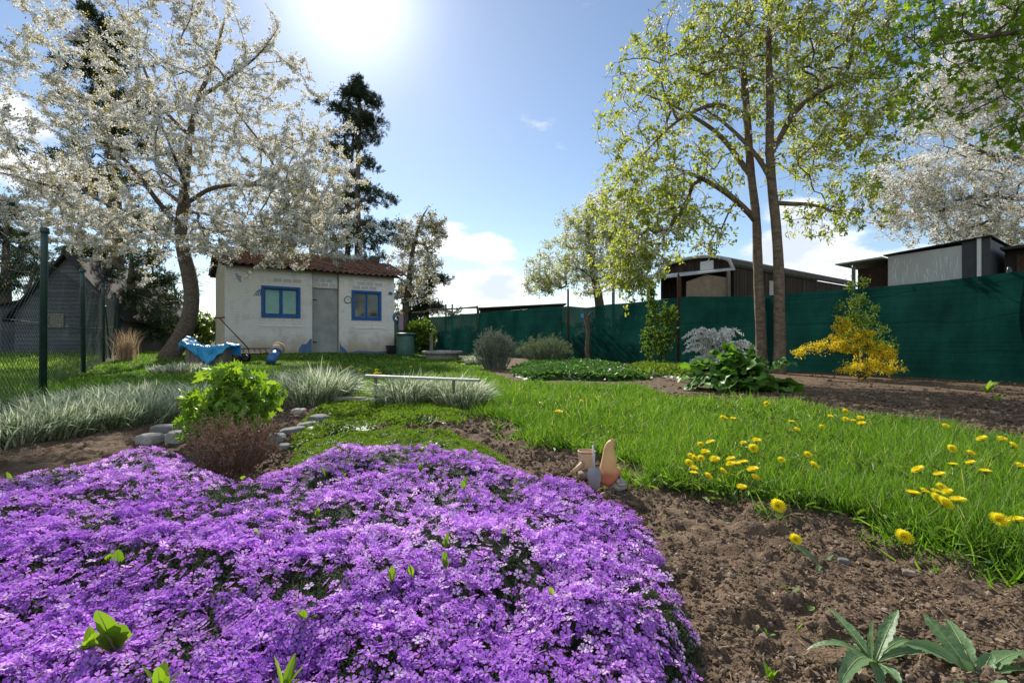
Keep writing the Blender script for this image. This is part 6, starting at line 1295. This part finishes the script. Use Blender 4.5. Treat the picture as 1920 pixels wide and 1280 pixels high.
# ------------------------------------------------------------------ gnome and clay mallet
def gnome():
    c = G(1142, 919); s = c[1]/F; print('gnome', c)
    root = thing('garden_gnome', c, 'broken garden gnome with a tall curved orange hat in the soil', 'ornament')
    # hat: swept circles along a bent axis; tip curls over to the right
    u = np.linspace(0, 1, 22); mb = MB(); k = 28; V = []
    for q in u:
        t = max(0, q-.18)/.82; flare = max(0, .18-q)/.18
        rad = .0255*(1-t)**.62+.0045+(.010*flare**1.3); cx_ = -.006+.006*math.sin(q*3)+.030*max(0, q-.62)/.38*max(0, q-.62)/.38; z_ = .062+.138*q-.010*max(0, q-.85)/.15
        for j in range(k):
            a = 2*math.pi*j/k; V.append((cx_+math.cos(a)*rad*(1+.35*flare*max(0, math.cos(a-.2))), math.sin(a)*rad*(.9+.5*flare*max(0, -math.sin(a))), z_+flare**.8*(.020*max(0, math.cos(a))-.026*max(0, -math.sin(a+.35))-.004)))
    Fc = [(i*k+j, i*k+(j+1) % k, (i+1)*k+(j+1) % k, (i+1)*k+j) for i in range(21) for j in range(k)]+[tuple(21*k+j for j in range(k)), tuple(range(k))[::-1]]
    build('hat', V, Fc, M['hat'], root, smooth=True)
    def lump(name, cen, r3, m_, seed, jit=.06, parent=root):
        T = ico(3, jit, seed, 1.); V = np.array(T[0])*2*np.array(r3)+np.array(cen); return build(name, V, T[1], M[m_], parent, rnd=np.full(len(V), .6), smooth=True)
    lump('head', (.006, .002, .048), (.026, .024, .026), 'stone_light', 3); lump('beard', (.026, -.010, .024), (.034, .028, .027), 'stone_light', 4, .10)
    lump('nose', (.024, -.036, .043), (.008, .007, .008), 'clay', 5, 0); lump('moustache', (.036, -.034, .032), (.016, .009, .008), 'stone_light', 6)
    lump('ear', (.036, -.004, .044), (.006, .008, .010), 'clay', 7, 0)
    for x_ in (.012, .032): lump('eye', (x_, -.024, .055), (.0035, .003, .0035), 'black', 8, 0)
    # shovel blade standing beside the beard, and its shaft
    mb = MB(); n = 12; V = []
    for y_ in (-.004, .004):
        for j in range(n):
            t = j/(n-1); w = .019*math.sin(math.pi*(.18+.82*t)**.8)+.006; V += [(-.058-w, y_-.022-.008*math.sin(t*3), .088-.090*t), (-.058+w, y_-.016-.008*math.sin(t*3), .088-.090*t)]
    Fc = []
    for b0 in (0, 2*n): Fc += [(b0+2*j, b0+2*j+1, b0+2*j+3, b0+2*j+2) for j in range(n-1)]
    Fc += [(2*j, 2*j+2, 2*n+2*j+2, 2*n+2*j) for j in range(n-1)]+[(2*j+1, 2*j+3, 2*n+2*j+3, 2*n+2*j+1) for j in range(n-1)]
    build('shovel_blade', V, Fc, M['metal_grey'], root, smooth=True); mb = MB(); mb.tube([(-.056, -.012, .075), (-.057, -.005, .12), (-.058, .0, .165)], [.0045, .004, .0035], 8); mb.obj('shovel_shaft', M['zinc'], root, smooth=True)
    c2 = G(1100, 890); root2 = thing('clay_mallet', c2, 'cream clay mallet shaped pot resting on a stone by the gnome', 'ornament')
    mb = MB(); mb.lathe([(.026,.03),(.030,.034),(.033,.05),(.035,.075),(.037,.088),(.036,.097),(.032,.100),(.029,.096),(.026,.085),(.001,.083)], 26); mb.obj('pot', mat('cream_glaze', (.55, .38, .24), (.72, .55, .38), .55, noise=14), root2, smooth=True)
    mb = MB(); mb.tube([(.035*math.cos(t), .035*math.sin(t), .099) for t in np.linspace(0, 6.28, 25)], .0042, 7, cap=False); mb.obj('rim', mat('brown_glaze', (.28, .13, .07), (.5, .3, .2), .6, noise=30), root2, smooth=True)
    mb = MB(); mb.tube([(-.016, -.02, .060), (-.042, -.045, .044), (-.068, -.065, .028)], [.0095, .0085, .009], 12); mb.obj('handle', mat('handle_clay', (.5, .33, .2), (.62, .45, .3), .6, noise=20), root2, smooth=True)
    root.scale = (1.12,)*3; root2.scale = (1.08,)*3
    o = stone('rough stone under the clay pot', 1104, 893, 40, 14, .06, .1, 21, 'pebble', 'field_stone'); o['group'] = ''; del o['group']; o.location.z -= .004
gnome()

# ------------------------------------------------------------------ dandelions
def dandelion_proto():
    root = thing('dandelion', (0, 0, 0), 'dandelion', 'flower'); pl = Pile(); r = rng
    T = ([(-.5,0,0),(.5,0,0),(.45,.9,.08),(0,1,.1),(-.45,.9,.08)], [(0,1,2,3,4)])
    for rad, n, el, L_ in ((.0, 22, .12, .021), (0, 20, .38, .0185), (0, 18, .75, .015), (0, 12, 1.4, .011)):
        a = np.linspace(0, 6.28, n+1)[:-1]+r.random()*.3; D = np.stack([np.cos(a), np.sin(a), np.full(n, el)], 1); p = D*[.004, .004, 0]; pl.add(T, p, D, np.tile([0, 0, 1.], (n, 1)), .0042, L_*r.uniform(.88, 1.05, n), mi=0 if el < 1 else 1)
    hd = pl.obj('flower_head', [M['dand'], M['dandmid']], root); mb = MB(); mb.lathe([(.003,-.012),(.007,-.006),(.006,.0)], 8); mb.obj('calyx', M['stem'], hd, smooth=True)
    mb = MB(); mb.tube([(.004, .004, -.12), (.002, .0, -.06), (0, 0, -.01)], [.0028, .0025, .002], 6); mb.obj('stalk', M['stem'], root, smooth=True)
    return root
proto = dandelion_proto()
raw = [(208,490),(260,477),(146,587),(175,563),(210,563),(156,550),(173,615),(170,640),(247,657),(326,630),(282,568),(232,530),(368,565),(364,592),(395,590),(433,584),(485,622),(498,663),(425,714),(504,469),(434,480),(487,510),(635,571),(617,813),(710,990),(1285,978),(808,599),(776,543),(850,396),(893,340),(717,410),(974,355),(1015,362),(1053,349),(1060,378),(975,313),(689,368),(1505,392),(1698,458),(1803,461),(1865,498),(1538,512),(1638,535),(1638,585),(1545,595),(1360,623),(1474,648),(1716,631),(1900,603),(1392,737),(1452,737),(1457,776),(1503,800),(1572,784),(1333,747),(1480,713),(1515,740),(1790,888),(1885,887),(558,273),(378,352),(340,349),(325,349)]
spots = [(1240+a/2.824, 660+b/2.824) for a, b in raw]+[(1050,772),(1045,771),(1090,752),(705,700),(712,700),(868,683),(850,684),(855,682),(748,690),(770,688),(706,694),(690,690),(660,688),(675,694),(640,690)]
first = True; DAN = {}
def region(px, py):
    if (py > 1005 and px > 1600 and px < 1720): return 'single low dandelion on the soil beside broad leaves at the lawn edge', None
    if (py > 1005 and px < 1600): return 'single dandelion growing alone out of bare soil', None
    if abs(px-1458) < 5 and abs(py-948) < 6: return 'dandelion nodding over the soil at the lawn edge', None
    if px < 1000: return 'tiny dandelion in the lawn between the shed and rail', 'dandelions in the far lawn'
    if px < 1415 and 845 < py < 920: return 'dandelion of the dense cluster at the near lawn edge', 'dandelions clustered at the near lawn edge'
    if px > 1850 and 960 < py: return 'large dandelion at the right picture edge above the soil', 'dandelions at the right picture edge'
    if px > 1690 and 905 < py < 950: return 'dandelion of the second cluster in the long grass at right', 'dandelions of the right hand cluster'
    if py < 800 and 1540 < px < 1640: return 'dandelion of the short row at the far lawn border', 'dandelions along the far lawn border'
    if px > 1750: return 'dandelion scattered in the grass near the right edge', 'dandelions scattered at the right'
    if px < 1200: return 'lone dandelion in the lawn behind the gnome', 'dandelions behind the gnome'
    return 'dandelion scattered singly in the middle of the lawn', 'dandelions scattered in mid lawn'
for px, py in spots:
    hgt = rng.uniform(.10, .135) if py < 1000 or px > 1850 else (.075 if px < 1600 else .05)
    if py < 710: hgt = .12
    g_ = G(px, py, hgt); o = proto if first else copy_tree(proto); first = False; o.location = g_
    tx, ty = (.75, 0) if py > 1005 and px < 1720 else (rng.uniform(-.1, .95), rng.normal(0, .45)); o.rotation_euler = (tx*.9, ty*.6, rng.uniform(-.3, .3)); sc = rng.uniform(.72, 1.08)*(.98 if py > 850 else 1.0)
    if py < 710: sc = 1.5
    o.scale = (sc,)*3; lab, grp = region(px, py); o['label'] = lab; DAN.setdefault(grp or lab, []).append((px, o))
    if grp: o['group'] = grp
    elif 'group' in o.keys(): del o['group']

ORD = 'leftmost second third fourth fifth sixth seventh eighth ninth tenth eleventh twelfth thirteenth fourteenth fifteenth sixteenth seventeenth eighteenth nineteenth twentieth'.split()
for grp, lst in DAN.items():
    lst.sort(key=lambda t: t[0])
    if len(lst) > 1:
        for k, (px, o) in enumerate(lst): o['label'] = ('leftmost of the yellow ' if k == 0 else 'rightmost of the yellow ' if k == len(lst)-1 else ORD[k]+' from left of the yellow ')+grp

# ------------------------------------------------------------------ broad leaved weeds
def lance(root, base, tip, width, arch, serr=.12, curl=.2, m_='thistle', twist=0., n=14, nm='leaf', rnd=.5):
    base, tip = np.array(base, float), np.array(tip, float); u = np.linspace(0, 1, n); ax = tip-base; L = np.linalg.norm(ax); side = nrm(np.cross(ax, [0, 0, 1.])+1e-6)
    up = np.cross(side, nrm(ax)); V = []; Fc = []
    for i, t in enumerate(u):
        c = base+ax*t+np.array([0, 0, 1])*arch*4*t*(1-t)*L; prof = (1-max(0, t*1.02-.45)/.57)**.5*(.28+.72*min(1, t*2.2)) if t < .98 else .05; w = width*.5*prof
        sd = side*math.cos(twist*t)+up*math.sin(twist*t); u_ = np.cross(sd, nrm(ax)); 
        for q in (-1, -.5, 0, .5, 1):
            ww = w*(1+(serr if i % 2 else -serr)*(abs(q) > .9)); V.append(c+sd*ww*q+u_*(w*curl*abs(q)**1.5)+u_*(.04*w*math.sin(i*2.1)*(abs(q) > .6)))
    for i in range(n-1):
        for q in range(4): Fc.append((i*5+q, i*5+q+1, (i+1)*5+q+1, (i+1)*5+q))
    o = build(nm, V, Fc, M[m_], rnd=np.full(len(V), rnd), smooth=True)
    mb = MB(); mb.tube([base+ax*t+np.array([0, 0, 1])*(arch*4*t*(1-t)*L+.0005) for t in np.linspace(0, .93, 9)], [.0022*(1-.85*t)*width/.05 for t in np.linspace(0, 1, 9)], 5); mr = mb.obj('midrib', M['midrib'], smooth=True)
    adopt(root, o); mr.parent = o; return o
def leafy(label, cx_, cy_, tips, wid, name='sow_thistle'):
    c = G(cx_, cy_); root = thing(name, c, label, 'weed')
    for px, py, dd, ww, ar in tips:
        tip = P(px, py, c[1]+dd); tip[2] = max(tip[2], .006); v = tip-c; lance(root, c+nrm(v*[1, 1, 0])*.006+np.array([0, 0, .004]), tip, wid*ww, ar, twist=float(rng.normal(0, .3)), rnd=float(rng.random()), curl=.35)
    return root
leafy('big grey green sow thistle rosette at the bottom of the soil bed', 1640, 1243, [(1548,1136,.12,1.,.05),(1684,1143,.06,1.,.04),(1638,1160,.0,.8,.02),(1512,1222,.03,1.,.18),(1792,1246,.0,1.1,.12),(1572,1290,-.12,1.2,.14),(1690,1283,-.08,.9,.1),(1580,1180,.1,.8,.1),(1600,1215,.05,.8,.1),(1710,1215,.06,.8,.1),(1650,1290,-.1,.9,.08)], .029)
leafy('second sow thistle rosette in the bottom right corner', 1835, 1278, [(1732,1152,.10,1.1,.05),(1925,1225,.05,1.2,.1),(1695,1205,.05,1.1,.14),(1800,1235,.02,.9,.05),(1775,1160,.12,1.1,.06),(1940,1262,.0,1.,.12),(1860,1225,.03,.9,.04),(1790,1300,-.06,1.,.1),(1905,1300,-.06,1.,.1)], .031)
leafy('tiny thistle seedling at the very right picture edge', 1925, 1245, [(1905,1215,.03,.8,.1),(1945,1210,.03,.8,.1),(1895,1240,-.01,.8,.1)], .02, 'thistle_seedling')
M['weed'] = mat('weed_leaf', (.13, .24, .02), (.25, .4, .04), .5, trans=.5, spec=.3, tcol=(1.2, 1.2, .4), bump=.001, bscale=90)
leafy('broad dandelion leaves under the flower at the lawn edge', 1730, 1010, [(1790,1016,.0,1.3,.05),(1765,988,.04,1.2,.1),(1715,1010,-.02,.6,.1),(1700,985,.06,.8,.1)], .03, 'dandelion_leaves')
leafy('leaf rosette of the dandelion growing alone in soil', 1540, 1062, [(1488,1020,.06,1.,.05),(1565,1040,.03,.7,.1),(1530,1085,-.04,.8,.1),(1555,1070,.0,.6,.1),(1510,1040,.03,.8,.1)], .018, 'dandelion_leaves')
def weed(label, px, py, hgt, n, L_, w, seed, dz=.0, name='weed', m_='weed', spread=.8, grp=None):
    r = np.random.default_rng(seed); g_ = G(px, py, dz+hgt*.5); z0 = float(base_h(g_[0], g_[1]))+dz*.6; c = np.array([g_[0], g_[1], z0]); root = thing(name, c, label, 'weed', grp)
    for k in range(n):
        a = r.uniform(0, 6.28); tip = c+np.array([math.cos(a)*spread*L_*r.uniform(.2, 1), math.sin(a)*spread*L_*r.uniform(.2, 1), (dz*.4+hgt)*r.uniform(.55, 1.05)]); lance(root, c+[0, 0, (dz*.4)*.7], tip, w*r.uniform(.8, 1.2), .05, serr=.05, m_=m_, n=8, rnd=float(r.random()), curl=.2)
W = [(215,1165,.075,5,.05,.042,'round bright leaf weed in the near left phlox'),(170,1185,.04,5,.05,.02,'narrow leaved weed beside the round leaf in near left phlox'),(205,1030,.04,2,.02,.025,'pair of round leaves in the left phlox'),(220,1042,.03,1,.02,.024,'single leaf right of the leaf pair in left phlox'),(455,885,.03,1,.015,.022,'single round leaf in the dark phlox below the heather'),(365,998,.025,2,.03,.018,'small leaf weed in the middle left phlox'),(788,868,.045,5,.03,.016,'feathery weed at the back rim of the phlox'),(610,878,.04,3,.04,.012,'thin weed at the phlox rim left'),(646,882,.025,3,.02,.014,'small weed at the phlox rim right of the thin one'),(870,903,.03,3,.04,.016,'pale weed near the back of the phlox'),(935,888,.02,2,.02,.014,'tiny weed left of the phlox tip'),(966,897,.02,2,.02,.014,'tiny weed right of the phlox tip'),(480,992,.025,4,.03,.014,'small rosette in the centre left phlox'),(735,1072,.03,3,.04,.014,'low weed in the central phlox'),(772,1060,.03,3,.03,.014,'low weed right of the central one'),(835,1045,.045,6,.03,.012,'upright star leaved weed in central phlox'),(835,1010,.03,3,.02,.014,'small upright weed above the star leaved one'),(945,990,.03,4,.025,.012,'yellow green weed in the right centre phlox'),(570,1140,.03,4,.04,.014,'low weed in the dark phlox gap'),(530,1255,.05,6,.05,.02,'leafy weed at the bottom of the phlox'),(300,1255,.05,5,.05,.018,'leafy weed at the bottom left of the phlox'),(1035,1095,.02,2,.02,.012,'tiny weed in the right phlox'),(20,890,.03,2,.02,.025,'weed at the left picture edge on the phlox rim'),(595,955,.02,3,.02,.012,'tiny weed in the upper phlox gap')]
for k, (px, py, hg, n, L_, w, lab) in enumerate(W): weed(lab, px, py, hg, n, L_, w, 100+k, .10)
for k, (px, py, hg, n, L_, w, lab) in enumerate([(1480,1103,.03,9,.04,.007,'tuft of fine seedling leaves in the bare soil'),(1430,1105,.012,3,.015,.006,'tiny seedling left of the fine tuft'),(1635,1022,.03,3,.03,.008,'small seedling above the stone in soil'),(1755,1068,.025,6,.03,.005,'thin green seedling tuft in the right soil'),(1392,1078,.012,5,.02,.007,'pale tiny rosette in the left soil'),(1440,1185,.015,3,.035,.014,'small broad leaf seedling in the lower soil'),(1495,1172,.025,2,.02,.014,'single leaf seedling above the thistle'),(1445,1262,.03,9,.03,.008,'feathery seedling at the bottom picture edge'),(1518,1140,.01,3,.02,.012,'flat leaf seedling right of the lower soil middle'),(1245,965,.02,6,.03,.006,'yellowish seedling behind the phlox tip'),(1243,995,.012,4,.02,.006,'yellowish seedling at the right phlox rim'),(1325,990,.012,4,.02,.007,'small grey seedling in the soil strip'),(1500,975,.02,4,.03,.006,'seedling on the soil by the lawn edge'),(1870,745,.1,4,.1,.04,'pale weed in the back right soil bed'),(1850,725,.15,9,.2,.05,'leafy weed at the foot of the netting right'),(1515,745,.06,6,.1,.03,'weed in the back soil left'),(300,850,.04,8,.05,.008,'grassy weed at the back left rim of the phlox')]): weed(lab, px, py, hg, n, L_, w, 200+k)
# loose stones on the soil
for k, (px, py, w, lab) in enumerate([(1705,1078,22,'tan oblong stone on the right soil'),(1582,1055,20,'dark clod like stone in the middle soil'),(1240,1070,14,'small dark stone at the phlox rim'),(1245,915,14,'small pinkish stone right of the gnome'),(1325,982,14,'pale flake stone on the soil strip'),(1382,1125,14,'small tan stone left of the seedlings'),(1500,1118,22,'flat pale chip below the fine seedling tuft'),(1390,1022,16,'flat pale stone chip on the soil'),(1265,905,10,'tiny pale stone near the grass edge'),(1780,1180,20,'tan stone behind the thistle')]):
    o = stone(lab, px, py, w, w*.5, w*.7*G(px, py)[1]/F, rng.uniform(0, 3), 300+k, 'pebble' if k != 1 else 'stone', 'field_stone'); del o['group']
